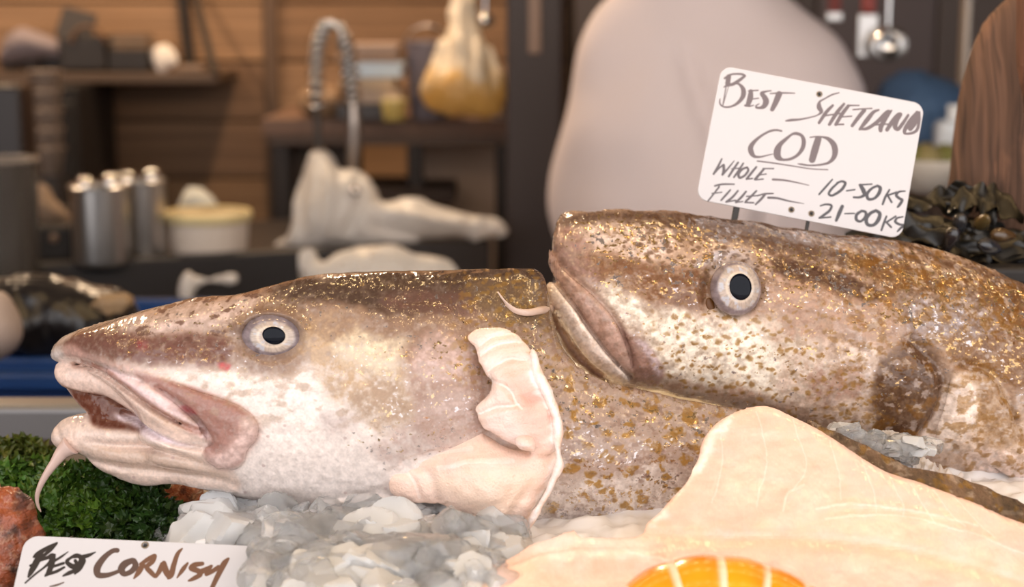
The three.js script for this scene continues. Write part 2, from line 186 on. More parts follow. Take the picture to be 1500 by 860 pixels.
// pendant lamps
const shadeMat = std(0x2a2826, 0.5, { metalness: 0.4, side: THREE.DoubleSide }), bulbMat = new THREE.MeshStandardMaterial({ color: 0x000000, emissive: LAMP_COLOR, emissiveIntensity: 26 }), cordMat = std(0x1b1a19, 0.7);
LAMPS.forEach(([x, y, z, i], n) => { const g = thing('pendant_lamp', n ? 'warm pendant lamp with dark shade above the rear table' : 'warm pendant lamp with dark shade above the black cabinet', 'lamp', new THREE.Vector3(x, y, z));
  part('cord', cyl(0.004, 0.004, 2.7 - y - 0.08, 8, 0, 0.08, 0), cordMat, g); part('shade', lathe([[0.02, 0.09], [0.03, 0.085], [0.06, 0.06], [0.1, 0.0], [0.097, 0.0], [0.057, 0.058], [0.02, 0.08]], 32), shadeMat, g); part('bulb', new THREE.SphereGeometry(0.03, 20, 14), bulbMat, g);
  const l = new THREE.PointLight(LAMP_COLOR, i); l.position.set(0, 0, 0); l.castShadow = true; l.shadow.radius = 1.5; g.add(l); l.name = 'lamp_light'; });

const smallBulb = new THREE.MeshStandardMaterial({ color: 0x000000, emissive: STRING_COLOR, emissiveIntensity: 20 }), bulbGeo = new THREE.SphereGeometry(0.007, 16, 12), socketGeo = cyl(0.009, 0.009, 0.025, 12, 0, 0.009, 0);
STRINGS.forEach(([x, y, z, w, n, cd], k) => { const g = thing('bulb_string', ['string of small warm bulbs hanging behind the fish counter', 'string of small warm bulbs hanging straight above the fish', 'string of small warm bulbs hanging over the stall front'][k], 'lights', new THREE.Vector3(x, y, z)); part('cable', bar(new THREE.Vector3(-w / 2 - 0.1, 0.036, 0), new THREE.Vector3(w / 2 + 0.1, 0.036, 0), 0.003), cordMat, g); for (const sx of [-1, 1]) part('hanger', cyl(0.002, 0.002, 2.7 - y - 0.036, 6, sx * (w / 2 + 0.09), 0.036, 0), cordMat, g);
  for (let i = 0; i < n; i++) { const bx = ((i + 0.5) / n - 0.5) * w; part('bulb', bulbGeo, smallBulb, g).position.x = bx; part('socket', socketGeo, cordMat, g).position.x = bx; const l = new THREE.PointLight(STRING_COLOR, cd); l.name = 'bulb_light'; l.position.x = bx; l.castShadow = true; l.shadow.radius = 0.3; g.add(l); } });

// ---------------------------------------------------------------- preparation area behind
// soft lump swelled from an outline, seated at distance d
function lump(name, label, category, d, poly, mat, o = {}) { const xs = poly.map((p) => p[0]), ys = poly.map((p) => p[1]), m = (o.cell ?? 5) * FPX / d / 1000 * 4, bx = [Math.min(...xs) - m, Math.min(...ys) - m, Math.max(...xs) + m, Math.max(...ys) + m], amp = o.amp ?? 6, fr = o.freq ?? 40, t = o.t ?? 40;
  const g = modelGroup(name, label, category, d, o.group); const geo = sculpt({ d0: d, cell: o.cell ?? 5, box: bx, zr: [-t * 1.6 - 10, t * 1.6 + 10], sym: false, pillows: [{ poly, t }], strokes: o.strokes, noise: (x, y, z) => (n3(x / fr + 50, y / fr + 50, z / fr + 50) - 0.5) * amp * 2 + (Math.abs(n3(x / fr * 2.3 + 9, y / fr * 1.4 + 50, z / fr * 2 + 50) - 0.5)) * amp * 1.2 }); part(o.part ?? 'body', geo, mat, g); rebase(g); return g; }
const steel = std(0xb9b6b4, 0.28, { metalness: 0.9 }), chrome = std(0xd8d6d4, 0.16, { metalness: 1 }), black = std(0x272324, 0.45), darkMat = std(0x322c2b, 0.6), plastic = phy(0xe9e4df, 0.42, { transmission: 0.25, thickness: 0 }), whiteP = phy(0xe6dcc8, 0.4);
const facing = (g, px) => { g.rotation.y = -Math.atan((px - 750) / FPX); };
// worktop and sink, turned away to the right
const cA = onLevel(190, 375, 0.985), cB = onLevel(740, 345, 0.985), yaw = -Math.atan2(cB.z - cA.z, cB.x - cA.x);
{ const g = thing('sink_worktop', 'long black worktop with raised front edge under the spring tap', 'worktop', new THREE.Vector3((cA.x + cB.x) / 2, 0, (cA.z + cB.z) / 2)); g.rotation.y = yaw; part('top', rbox(1.26, 0.04, 0.42, 0.006, -0.35, 0.955, -0.22), black, g); part('front_edge', rbox(1.26, 0.075, 0.03, 0.006, -0.35, 0.945, 0), black, g); part('cupboard', rbox(1.24, 0.88, 0.38, 0.006, -0.35, 0.455, -0.22), darkMat, g); for (let k = 0; k < 3; k++) part('cupboard_door', rbox(0.39, 0.8, 0.02, 0.005, -0.76 + k * 0.41, 0.45, -0.02), std(0x2c2828, 0.5), g); }
// lower dark bench in front of it
{ const g = thing('low_bench', 'low dark bench behind the fish counter', 'bench', new THREE.Vector3(-0.62, 0, -1.90)); part('top', rbox(1.3, 0.04, 0.34, 0.006, 0, 0.95, 0), std(0x221f22, 0.35), g); part('front', rbox(1.26, 0.92, 0.03, 0.005, 0, 0.465, 0.15), darkMat, g); for (const sx of [-0.62, 0.62]) part('side', rbox(0.03, 0.92, 0.3, 0.005, sx, 0.465, 0), darkMat, g); }
const WT = 0.976;
// deli tub
{ const p = onLevel(307, 368, WT), g = thing('plastic_tub', 'round white plastic tub with yellowish rolled rim beside the steel pots', 'tub', p), r = 0.066; part('wall', lathe([[0.001, 0], [r * 0.88, 0], [r * 0.92, 0.004], [r * 0.97, 0.055], [r * 0.95, 0.055], [r * 0.9, 0.006], [0.001, 0.006]], 40), phy(0xd9cdc2, 0.4), g); part('rim', lathe([[r * 0.96, 0.05], [r * 1.04, 0.05], [r * 1.06, 0.062], [r * 1.02, 0.066], [r * 0.94, 0.064]], 40), phy(0xe0cf9c, 0.4), g); part('lid', lathe([[0.001, 0.058], [r * 0.9, 0.056], [r * 0.96, 0.063]], 40), phy(0xd8c49a, 0.45, { side: THREE.DoubleSide }), g); }
for (const [px, py, r, h, lab] of [[150, 388, 0.043, 0.115, 'steel pot'], [210, 373, 0.038, 0.112, 'steel pot']]) { const p = onLevel(px, py, WT), g = thing('steel_pot', px < 180 ? 'shiny cylindrical steel pot farther from the white tub' : 'shiny cylindrical steel pot right beside the white tub', 'pot', p); part('wall', lathe([[0.001, 0], [r * 0.9, 0], [r, 0.008], [r, h], [r * 1.06, h + 0.004], [r * 1.04, h + 0.008], [r * 0.95, h], [r * 0.94, 0.01], [0.001, 0.008]], 36), steel, g); part('utensil', merged([bar(new THREE.Vector3(0.01, 0.01, 0), new THREE.Vector3(0.02, h + 0.012, -0.01), 0.006), new THREE.SphereGeometry(0.017, 14, 10).translate(0.016, h + 0.008, -0.01), bar(new THREE.Vector3(-0.01, 0.01, 0), new THREE.Vector3(-0.02, h + 0.012, 0.01), 0.006), new THREE.SphereGeometry(0.016, 14, 10).translate(-0.018, h + 0.006, 0.01)]), chrome, g); }
lump('crumpled_wrap', 'small crumpled white wrap with green mark behind the plastic tub', 'wrap', 2.72, [[258, 310], [262, 292], [275, 278], [292, 276], [305, 286], [316, 302], [318, 330], [262, 330]], std(0xcfd0c8, 0.6), { t: 25, cell: 4, amp: 8, freq: 22 });
lump('beige_bag', 'small beige paper bag beside the clear jug', 'bag', 2.5, [[45, 325], [48, 290], [60, 270], [75, 288], [95, 305], [108, 324], [90, 330], [60, 330]], std(0x9d8672, 0.8), { t: 30, cell: 5, amp: 7, freq: 35 });
{ const p = onLevel(80, 378, WT), g = thing('black_tin', 'low black box under the beige bag', 'box', p); facing(g, 80); part('box', rbox(0.085, 0.055, 0.07, 0.006, 0, 0.0275, 0), black, g); part('knob', new THREE.SphereGeometry(0.007, 14, 10).translate(0, 0.036, 0.037), std(0x8b7466, 0.5), g); }
{ const p = onLevel(12, 405, WT), g = thing('clear_jug', 'tall cloudy clear plastic jug at the worktop end', 'jug', p), r = 0.05; part('wall', lathe([[0.001, 0], [r * 0.85, 0], [r * 0.9, 0.006], [r, 0.17], [r * 0.97, 0.17], [r * 0.86, 0.008], [0.001, 0.008]], 36), phy(0x8f8780, 0.18, { transmission: 0.75, thickness: 0 }), g); part('rim', new THREE.TorusGeometry(r * 0.99, 0.003, 8, 36).rotateX(Math.PI / 2).translate(0, 0.17, 0), phy(0xb5a99f, 0.3, { transmission: 0.4, thickness: 0 }), g); }
// spring tap
{ const b = P(470, 318, 2.72), g = thing('spring_tap', 'chrome tap with a high coiled spring arch', 'tap', new THREE.Vector3(b.x, WT, b.z)), at = (px, py, dz = 0) => { const q = P(px, py, 2.72); return new THREE.Vector3(q.x - b.x, q.y - WT, dz); };
  const arch = [[470, 330], [469, 230], [467, 150], [468, 95], [474, 55], [487, 32], [500, 38], [511, 66], [517, 110], [520, 150]].map(([x, y]) => at(x, y)), c = new THREE.CatmullRomCurve3(arch);
  part('riser', taper([at(471, 340), at(470, 280), at(469, 215)], [0.011, 0.011, 0.01], 12, 14), chrome, g); part('base', lathe([[0.001, 0], [0.028, 0], [0.028, 0.008], [0.016, 0.016], [0.014, 0.04], [0.001, 0.04]], 24), chrome, g);
  part('hose', new THREE.TubeGeometry(c, 70, 0.006, 8), std(0x3b3735, 0.5), g);
  const turns = 30, q = []; { const fr = c.computeFrenetFrames(920, false); for (let i = 190; i <= 920; i++) { const a = i / 920 * turns * 2 * Math.PI, v = c.getPoint(i / 920); q.push(v.addScaledVector(fr.normals[i], Math.cos(a) * 0.0135).addScaledVector(fr.binormals[i], Math.sin(a) * 0.0135)); } } part('spring', new THREE.TubeGeometry(new THREE.CatmullRomCurve3(q), 900, 0.0042, 5), chrome, g);
  part('spray_head', taper([at(520, 145), at(521, 180), at(520, 215), at(517, 250)], [0.009, 0.013, 0.012, 0.009], 16, 16), std(0x9f9690, 0.3, { metalness: 0.8 }), g); part('lever', taper([at(470, 232, 0.01), at(475, 226, 0.03)], [0.008, 0.006], 6, 10), chrome, g); }
lump('plastic_sheet', 'large crumpled white plastic sheet heaped around the tap', 'plastic sheet', 2.62, [[405, 362], [430, 335], [432, 290], [445, 245], [462, 222], [482, 225], [500, 246], [525, 244], [548, 268], [560, 298], [600, 292], [660, 305], [705, 318], [735, 322], [740, 342], [690, 350], [600, 356], [500, 362]], plastic, { t: 60, cell: 5, amp: 10, freq: 60, strokes: [[[455, 240], [445, 290], [450, 350]], [[480, 235], [490, 290], [480, 350]], [[525, 255], [530, 300], [510, 350]], [[560, 305], [620, 320], [700, 330]], [[540, 330], [620, 345], [690, 345]]].map((pts, i) => ({ pts, w: 9, h: i % 2 ? 12 : -12, fade: true })) });
{ const p = P(521, 300, 2.45), m = single('tap_button', new THREE.SphereGeometry(0.008, 16, 12), chrome, 'small shiny chrome ball resting against the plastic sheet', 'ball'); m.position.copy(P(521, 280, 2.54)); }
lump('plastic_scrap', 'flattened piece of white plastic below the black worktop edge', 'plastic sheet', 2.12, [[440, 405], [444, 372], [456, 368], [470, 384], [495, 370], [535, 362], [580, 363], [612, 376], [650, 380], [668, 400], [640, 430], [450, 430]], plastic, { t: 35, cell: 4, amp: 8, freq: 40 });
lump('plastic_strip', 'small twisted white plastic strip lying on the low bench', 'plastic sheet', 2.12, [[262, 436], [268, 405], [276, 400], [288, 408], [345, 404], [345, 412], [292, 418], [278, 440]], plastic, { t: 10, cell: 3, amp: 4, freq: 25 });
// shelf on the wall
{ const a = P(-160, 112, 3.42), b = P(326, 112, 3.42), z0 = -3.64, zf = a.z + 0.06, g = thing('wall_shelf', 'dark wall shelf hung on a triangular metal bracket', 'shelf', new THREE.Vector3((a.x + b.x) / 2, a.y - 0.012, (z0 + zf) / 2)); part('board', rbox(b.x - a.x, 0.022, zf - z0, 0.003, 0, 0.011, 0), std(0x5a4636, 0.6), g);
  const L2 = (px, py, z) => { const q = P(px, py, 3.42); return new THREE.Vector3(q.x, q.y, z).sub(g.position); }; const iron = std(0x2e2723, 0.5); for (const dx of [0, -430]) { part('bracket_strut', bar(L2(323 + dx, 108, zf), L2(262 + dx, -30, z0 + 0.02), 0.009), iron, g); part('bracket_post', bar(L2(256 + dx, 118, z0 + 0.01), L2(244 + dx, -40, z0 + 0.01), 0.012), iron, g); } }
const SH = P(0, 105, 3.42).y + 0.003;
lump('grey_cloth', 'folded grey lilac cloth lying on the wall shelf', 'cloth', 3.4, [[0, 88], [8, 58], [30, 40], [60, 46], [90, 60], [104, 72], [100, 84], [50, 86], [10, 90]], std(0x8d7f80, 0.9), { t: 55, cell: 6, amp: 8, freq: 60 });
for (const [x0, x1, y0, nm, lab, col] of [[4, 30, 78, 'dark_tin', 'small dark tin under the grey cloth', 0x2a211d], [34, 62, 76, 'dark_jar', 'squat brown jar under the grey cloth', 0x33241c], [66, 96, 74, 'dark_carton', 'dark carton under the grey cloth beside the leaning case', 0x241d1b]]) { const p = P((x0 + x1) / 2, 100, 3.44), g = thing(nm, lab, 'container', new THREE.Vector3(p.x, SH, p.z)); const w = pxm(x1 - x0, 3.44), h = pxm(106 - y0, 3.44); part('body', rbox(w, h, w, 0.006, 0, h / 2, 0), std(col, 0.6), g); part('lid', rbox(w * 0.94, 0.006, w * 0.94, 0.003, 0, h + 0.003, 0), std(0x3b3029, 0.5), g); }
{ const p = P(130, 100, 3.42), g = thing('leaning_case', 'dark case with a slanting lid leaning on the shelf', 'case', new THREE.Vector3(p.x, SH, p.z)); part('base', rbox(0.1, 0.075, 0.1, 0.008, 0, 0.0375, 0), std(0x2b2421, 0.6), g); const l = part('lid', rbox(0.075, 0.07, 0.012, 0.004), std(0x332b28, 0.6), g); l.position.set(-0.02, 0.095, 0.01); l.rotation.set(-0.3, 0.1, -0.25); part('strap', new THREE.TorusGeometry(0.035, 0.004, 8, 24, Math.PI).translate(0.015, 0.06, 0.053), std(0x6b4a30, 0.6), g); }
{ const p = P(195, 100, 3.42), g = thing('paper_box', 'dark box of papers standing on the wall shelf', 'box', new THREE.Vector3(p.x, SH, p.z)); part('box', rbox(0.085, 0.045, 0.09, 0.004, 0, 0.0225, 0), std(0x2a2422, 0.6), g); for (let k = 0; k < 5; k++) part('paper', rbox(0.08 - k * 0.002, 0.004, 0.085, 0.001, (k % 2) * 0.003, 0.05 + k * 0.0065, 0), std([0x7d6a5a, 0x5a4a40, 0x8f7f70][k % 3], 0.8), g); }
lump('crumpled_paper', 'crumpled white paper on the shelf end', 'paper', 3.4, [[221, 74], [246, 66], [262, 92], [246, 100], [236, 107], [226, 98]], std(0xe8ddd2, 0.8), { t: 16, cell: 4, amp: 5, freq: 30 });
{ const p = P(282, 101, 3.4), m = single('flat_packet', rbox(0.055, 0.012, 0.06, 0.003), std(0x8a7362, 0.7), 'flat beige packet beside the crumpled paper', 'packet'); m.position.set(p.x, SH + 0.006, p.z); }
// dark cabinet with things hung on it
{ const a = P(-120, 125, 3.3), b = P(124, 125, 3.3), g = thing('dark_cabinet', 'tall black cabinet under the wall shelf', 'cabinet', new THREE.Vector3((a.x + b.x) / 2, 0, -3.42)); part('carcass', rbox(b.x - a.x, a.y, 0.3, 0.005, 0, a.y / 2, 0), std(0x1e1918, 0.55), g); for (const sx of [-1, 1]) part('door', rbox((b.x - a.x) / 2 - 0.01, a.y - 0.06, 0.015, 0.004, sx * (b.x - a.x) / 4, a.y / 2, 0.157), std(0x221d1b, 0.5), g); }
{ const p = P(72, 225, 3.15), g = thing('cup_stack', 'stack of grey plastic cups in front of the black cabinet', 'cups', new THREE.Vector3(p.x, WT, p.z)); for (let k = 0; k < 5; k++) part('cup', lathe([[0.001, 0], [0.022, 0], [0.03, 0.05], [0.034, 0.052], [0.034, 0.056], [0.028, 0.054], [0.001, 0.004]], 24).translate(0, 0.06 + k * 0.038, 0), phy(0x7d6d62, 0.4), g); part('holder', cyl(0.032, 0.032, 0.062, 24), darkMat, g); part('stand', rbox(0.1, WT, 0.1, 0.004, 0, -WT / 2, 0), darkMat, g); }
{ const p = P(20, 235, 2.75), g = thing('black_dispenser', 'tall black dispenser box above the clear jug', 'dispenser', new THREE.Vector3(p.x, WT, p.z)); part('column', rbox(0.05, 0.13, 0.05, 0.006, -0.01, 0.065, -0.02), darkMat, g); part('body', rbox(0.085, 0.14, 0.08, 0.014, -0.01, 0.19, 0), std(0x2a201e, 0.4), g); }
// rear table with its load
{ const a = P(402, 168, 3.2), b = P(760, 186, 3.0), g = thing('rear_table', 'brown rear table with dark legs behind the plastic sheet', 'table', new THREE.Vector3((a.x + b.x) / 2, 0, (a.z + b.z) / 2 - 0.08)); const y = a.y, w = b.x - a.x; part('top', rbox(w + 0.02, 0.035, 0.4, 0.004, 0, y - 0.018, -0.12), std(0x745848, 0.6), g); part('rail', rbox(w, 0.02, 0.02, 0.003, 0, y - 0.045, 0.06), std(0x5c483c, 0.6), g); part('back_board', rbox(0.2, 0.62, 0.015, 0.003, w / 2 - 0.12, y - 0.36, -0.2), std(0xb59a86, 0.7), g); for (const [px] of [[408], [606]]) { const q = P(px, 230, 3.1).x - g.position.x; part('leg', rbox(0.032, y - 0.03, 0.032, 0.003, q, (y - 0.03) / 2, 0.04), std(0x2b211d, 0.6), g); } part('side_panel', rbox(0.16, y - 0.05, 0.3, 0.003, -w / 2 + 0.07, (y - 0.05) / 2, -0.16), std(0x33261f, 0.7), g); part('lower_shelf', rbox(0.28, 0.03, 0.2, 0.003, -0.02, P(600, 288, 3.1).y, 0), std(0x3a2b24, 0.7), g); part('leg', rbox(0.032, y - 0.03, 0.032, 0.003, w / 2 - 0.03, (y - 0.03) / 2, 0.04), std(0x2b211d, 0.6), g);
  const TY = y; const put = (px, d = 3.1) => { const q = P(px, 170, d); return new THREE.Vector3(q.x, TY, q.z); };
  { const t = thing('paper_tray_stack', 'stack of papers and a pale blue tray on the rear table', 'papers', put(546)); [[0.12, 0.03, 0x4b4a4e], [0.11, 0.028, 0xb09c8c], [0.105, 0.022, 0xbfa98f], [0.115, 0.03, 0xcfe0ee], [0.12, 0.016, 0xa88c78], [0.1, 0.02, 0xb59a88]].reduce((h, [w, k, c], i) => { part('layer', rbox(w, k - 0.001, 0.12, 0.003, i % 2 ? 0.005 : -0.004, h + k / 2, 0), std(c, 0.6), t); return h + k; }, 0); }
  { const t = thing('yellow_tub', 'small yellow tub in front of the paper stack', 'tub', put(577, 3.02)); part('body', lathe([[0.001, 0], [0.02, 0], [0.024, 0.035], [0.02, 0.035], [0.018, 0.003], [0.001, 0.003]], 24), phy(0xcdb56a, 0.4), t); part('lid', cyl(0.025, 0.025, 0.006, 24, 0, 0.035, 0), phy(0xdccb90, 0.4), t); }
  { const t = thing('wrapped_loaf', 'brown wrapped bundle left of the paper stack', 'bundle', put(474, 3.12)); const s = new THREE.SphereGeometry(1, 28, 18), q = s.attributes.position; for (let i = 0; i < q.count; i++) { const k = 1 + 0.14 * (n3(q.getX(i) * 2 + 9, q.getY(i) * 2 + 9, q.getZ(i) * 2 + 9) - 0.5); q.setXYZ(i, q.getX(i) * 0.05 * k, Math.max(-0.03, q.getY(i) * 0.035 * k) + 0.03, q.getZ(i) * 0.05 * k); } s.computeVertexNormals(); part('wrap', s, std(0x8b6f55, 0.7), t); part('tie', new THREE.TorusGeometry(0.036, 0.003, 8, 28).scale(1, 1, 1.3).rotateY(Math.PI / 2).translate(0, 0.03, 0), std(0x4a3a2e, 0.7), t); }
  { const t = thing('grey_bucket', 'grey lilac plastic bucket beside the yellow bag', 'bucket', put(628, 3.08)); part('wall', lathe([[0.001, 0], [0.036, 0], [0.043, 0.145], [0.047, 0.146], [0.047, 0.15], [0.04, 0.15], [0.034, 0.004], [0.001, 0.004]], 32), phy(0x77707a, 0.45), t); part('handle', new THREE.TorusGeometry(0.045, 0.002, 8, 30, Math.PI).rotateX(0.5).translate(0, 0.14, 0), steel, t); }
  { const t = thing('white_cup', 'small white cup by the table end', 'cup', put(736, 3.06)); part('body', lathe([[0.001, 0], [0.022, 0], [0.028, 0.05], [0.025, 0.05], [0.02, 0.003], [0.001, 0.003]], 24), phy(0xc9b4a8, 0.4), t); part('rim', new THREE.TorusGeometry(0.0265, 0.002, 8, 28).rotateX(Math.PI / 2).translate(0, 0.05, 0), phy(0xd8c8bd, 0.4), t); } }
{ const yb = dataTex(256, 256, (u, v) => { const n = fbm(u * 7, v * 7, 4, 6), k = sst(0.5, 0.25, v + (n - 0.5) * 0.5); return mixc([232, 218, 198], [214, 164, 88], clamp(k + (n - 0.5) * 0.5)); }); lump('yellow_bag', 'knotted clear bag of yellow produce hanging behind the bucket', 'bag', 2.95, [[626, 160], [618, 130], [632, 95], [645, 60], [655, 15], [670, -12], [692, -10], [705, 30], [722, 75], [735, 110], [742, 140], [735, 165], [680, 170]], phy(0xffffff, 0.35, { map: yb }), { t: 40, cell: 5, amp: 9, freq: 45, strokes: [[[668, 0], [655, 60], [650, 120]], [[680, 0], [690, 60], [690, 130]], [[690, 10], [715, 80], [725, 140]]].map((pts) => ({ pts, w: 8, h: -9, fade: true })) }); }
{ const g = thing('hanging_ladle', 'chrome ladle hanging over the yellow bag', 'ladle', P(711, 30, 2.85)); part('bowl', new THREE.SphereGeometry(0.016, 20, 14).scale(1, 0.85, 1), chrome, g); part('handle', cyl(0.004, 0.004, 0.3, 10, 0, 0.01, 0), chrome, g); }
// black pillar
{ const a = P(742, 200, 2.75), b = P(822, 200, 2.75), g = thing('black_pillar', 'black square pillar beside the worker in white', 'pillar', new THREE.Vector3((a.x + b.x) / 2, 0, a.z)); part('shaft', rbox(b.x - a.x, 2.6, 0.1, 0.006, 0, 1.36, 0), std(0x372d2d, 0.55), g); part('foot', rbox(b.x - a.x + 0.03, 0.06, 0.13, 0.006, 0, 0.03, 0), black, g); part('hook_plate', rbox(0.022, 0.11, 0.006, 0.003, 0.0, P(765, 30, 2.75).y, 0.053), std(0x8f7666, 0.5), g); }

// ---------------------------------------------------------------- worker in a white coat, back turned
{ const o = new THREE.Vector3(0.29, 0, -2.36), V = (x, y, z) => [x, y, z];
  const caps = [], cap = (a, b, ra, rb, k = 0.05) => caps.push([a, b, ra, rb, k]);
  cap(V(-0.01, 0.9, 0), V(-0.02, 1.06, 0), 0.165, 0.16); cap(V(-0.095, 1.06, 0), V(0.08, 1.06, 0), 0.12, 0.128); cap(V(-0.10, 0.86, 0), V(0.08, 0.86, 0), 0.135, 0.135); cap(V(-0.085, 1.19, -0.01), V(0.09, 1.17, -0.01), 0.122, 0.128); cap(V(-0.085, 1.29, -0.02), V(0.12, 1.235, -0.02), 0.092, 0.09, 0.06); cap(V(-0.02, 1.28, -0.03), V(0.0, 1.43, -0.06), 0.10, 0.062, 0.08); cap(V(-0.092, 1.22, 0), V(-0.1, 0.9, 0), 0.09, 0.1); cap(V(0.1, 1.2, 0), V(0.1, 0.9, 0), 0.11, 0.115); cap(V(0.0, 1.385, -0.04), V(0.125, 1.265, -0.02), 0.085, 0.085, 0.06);
  cap(V(0.14, 1.225, -0.02), V(0.158, 1.02, -0.06), 0.078, 0.06); cap(V(0.155, 1.02, -0.06), V(0.10, 0.99, -0.30), 0.052, 0.036, 0.03); cap(V(-0.105, 1.285, -0.02), V(-0.148, 1.06, -0.08), 0.074, 0.06); cap(V(-0.146, 1.06, -0.08), V(-0.06, 1.02, -0.31), 0.052, 0.036, 0.03);
  for (const [hx, hy, hz, sd] of [[0.10, 0.99, -0.31, 1], [-0.06, 1.02, -0.32, -1]]) { cap(V(hx, hy, hz), V(hx, hy - 0.01, hz - 0.06), 0.028, 0.03, 0.02); for (let f = 0; f < 4; f++) { const fx = hx + (f - 1.5) * 0.017, l = [0.03, 0.036, 0.033, 0.026][f]; cap(V(fx, hy - 0.015, hz - 0.08), V(fx, hy - 0.025, hz - 0.08 - l), 0.0095, 0.009, 0.006); cap(V(fx, hy - 0.025, hz - 0.08 - l), V(fx, hy - 0.055, hz - 0.085 - l), 0.009, 0.008, 0.006); } cap(V(hx - sd * 0.025, hy - 0.005, hz - 0.03), V(hx - sd * 0.045, hy - 0.03, hz - 0.07), 0.011, 0.009, 0.01); }
  for (const sx of [-1, 1]) { cap(V(sx * 0.085, 0.9, 0), V(sx * 0.09, 0.48, -0.01), 0.1, 0.068); cap(V(sx * 0.09, 0.48, -0.01), V(sx * 0.095, 0.09, 0.02), 0.064, 0.045, 0.03); cap(V(sx * 0.095, 0.05, 0.03), V(sx * 0.11, 0.04, -0.13), 0.045, 0.04, 0.03); }
  cap(V(0.0, 1.44, -0.06), V(0.01, 1.52, -0.08), 0.06, 0.055); cap(V(0.01, 1.56, -0.075), V(0.01, 1.585, -0.10), 0.085, 0.08, 0.03); cap(V(0.01, 1.52, -0.13), V(0.01, 1.50, -0.15), 0.05, 0.035, 0.03); cap(V(0.01, 1.555, -0.18), V(0.01, 1.535, -0.195), 0.012, 0.014, 0.012); for (const sx of [-1, 1]) cap(V(0.01 + sx * 0.085, 1.545, -0.09), V(0.01 + sx * 0.09, 1.57, -0.085), 0.014, 0.016, 0.01);
  const c = 0.0125, lo = [-0.34, -0.02, -0.5], nx = 55, ny = 138, nz = 56, F = new Float32Array(nx * ny * nz);
  for (let k = 0; k < nz; k++) for (let j = 0; j < ny; j++) for (let i = 0; i < nx; i++) { const x = lo[0] + i * c, y = lo[1] + j * c, z = lo[2] + k * c; let f = 1; for (const [a, b, ra, rb, kk] of caps) { const ex = b[0] - a[0], ey = b[1] - a[1], ez = b[2] - a[2], wx = x - a[0], wy = y - a[1], wz = z - a[2], t = clamp((wx * ex + wy * ey + wz * ez) / (ex * ex + ey * ey + ez * ez)), d = Math.hypot(wx - ex * t, wy - ey * t, wz - ez * t) - lerp(ra, rb, t); if (d < f + kk) f = f === 1 ? d : smin(f, d, kk); }
    if (y > 0.75 && y < 1.42) f -= 0.03 * (n3(x * 11 + 20, y * 4.5 + 20, z * 11 + 20) - 0.5) - 0.012 * Math.exp(-(((x + 0.041 - (1.285 - y) * 0.33) / 0.014) ** 2)) * sst(1.10, 1.16, y) * sst(1.33, 1.27, y) * (z > 0 ? 1 : 0) - 0.010 * Math.exp(-(((x - 0.10 + (1.2 - y) * 0.25) / 0.016) ** 2)) * sst(1.22, 1.12, y) * (z > 0 ? 1 : 0) + 0.006 * Math.sin((x * 22 - y * 30) + 4 * n3(x * 5 + 7, y * 5, z * 5 + 9)) * sst(0.25, 0.0, Math.abs(y - 1.15)); F[i + j * nx + k * nx * ny] = f; }
  const geo = surfaceNets(nx, ny, nz, F, lo, c), q = geo.attributes.position, col = new Float32Array(q.count * 3); const C = (r, g, b) => new THREE.Color().setRGB(r / 255, g / 255, b / 255, THREE.SRGBColorSpace), coat = C(222, 210, 213), skin = C(206, 160, 136), hair = C(52, 38, 30), trou = C(42, 44, 54), shoe = C(24, 22, 22);
  for (let i = 0; i < q.count; i++) { const x = q.getX(i), y = q.getY(i), z = q.getZ(i); let k = coat; if (y < 0.09) k = shoe; else if (y < 0.74) k = trou; else if (y > 1.43) k = (y > 1.585 || z > -0.1 + (y - 1.5) * 0.1) && y > 1.5 ? hair : skin; else if (z < -0.31 && y < 1.1) k = skin; col.set([k.r, k.g, k.b], i * 3); }
  geo.setAttribute('color', new THREE.BufferAttribute(col, 3)); const g = thing('person', 'person in a white coat seen from behind, leaning towards the wall', 'person', o); part('body', geo, std(0xffffff, 0.85, { vertexColors: true }), g);
  for (const sx of [-1, 1]) part('eyeball', new THREE.SphereGeometry(0.011, 14, 10).translate(0.01 + sx * 0.032, 1.565, -0.168), phy(0xe8e4e0, 0.2), g); part('collar', new THREE.TorusGeometry(0.07, 0.016, 10, 30).scale(1, 0.9, 1.5).rotateX(Math.PI / 2 + 0.25).translate(-0.005, 1.425, -0.05), std(0xd5cbcb, 0.85), g); }

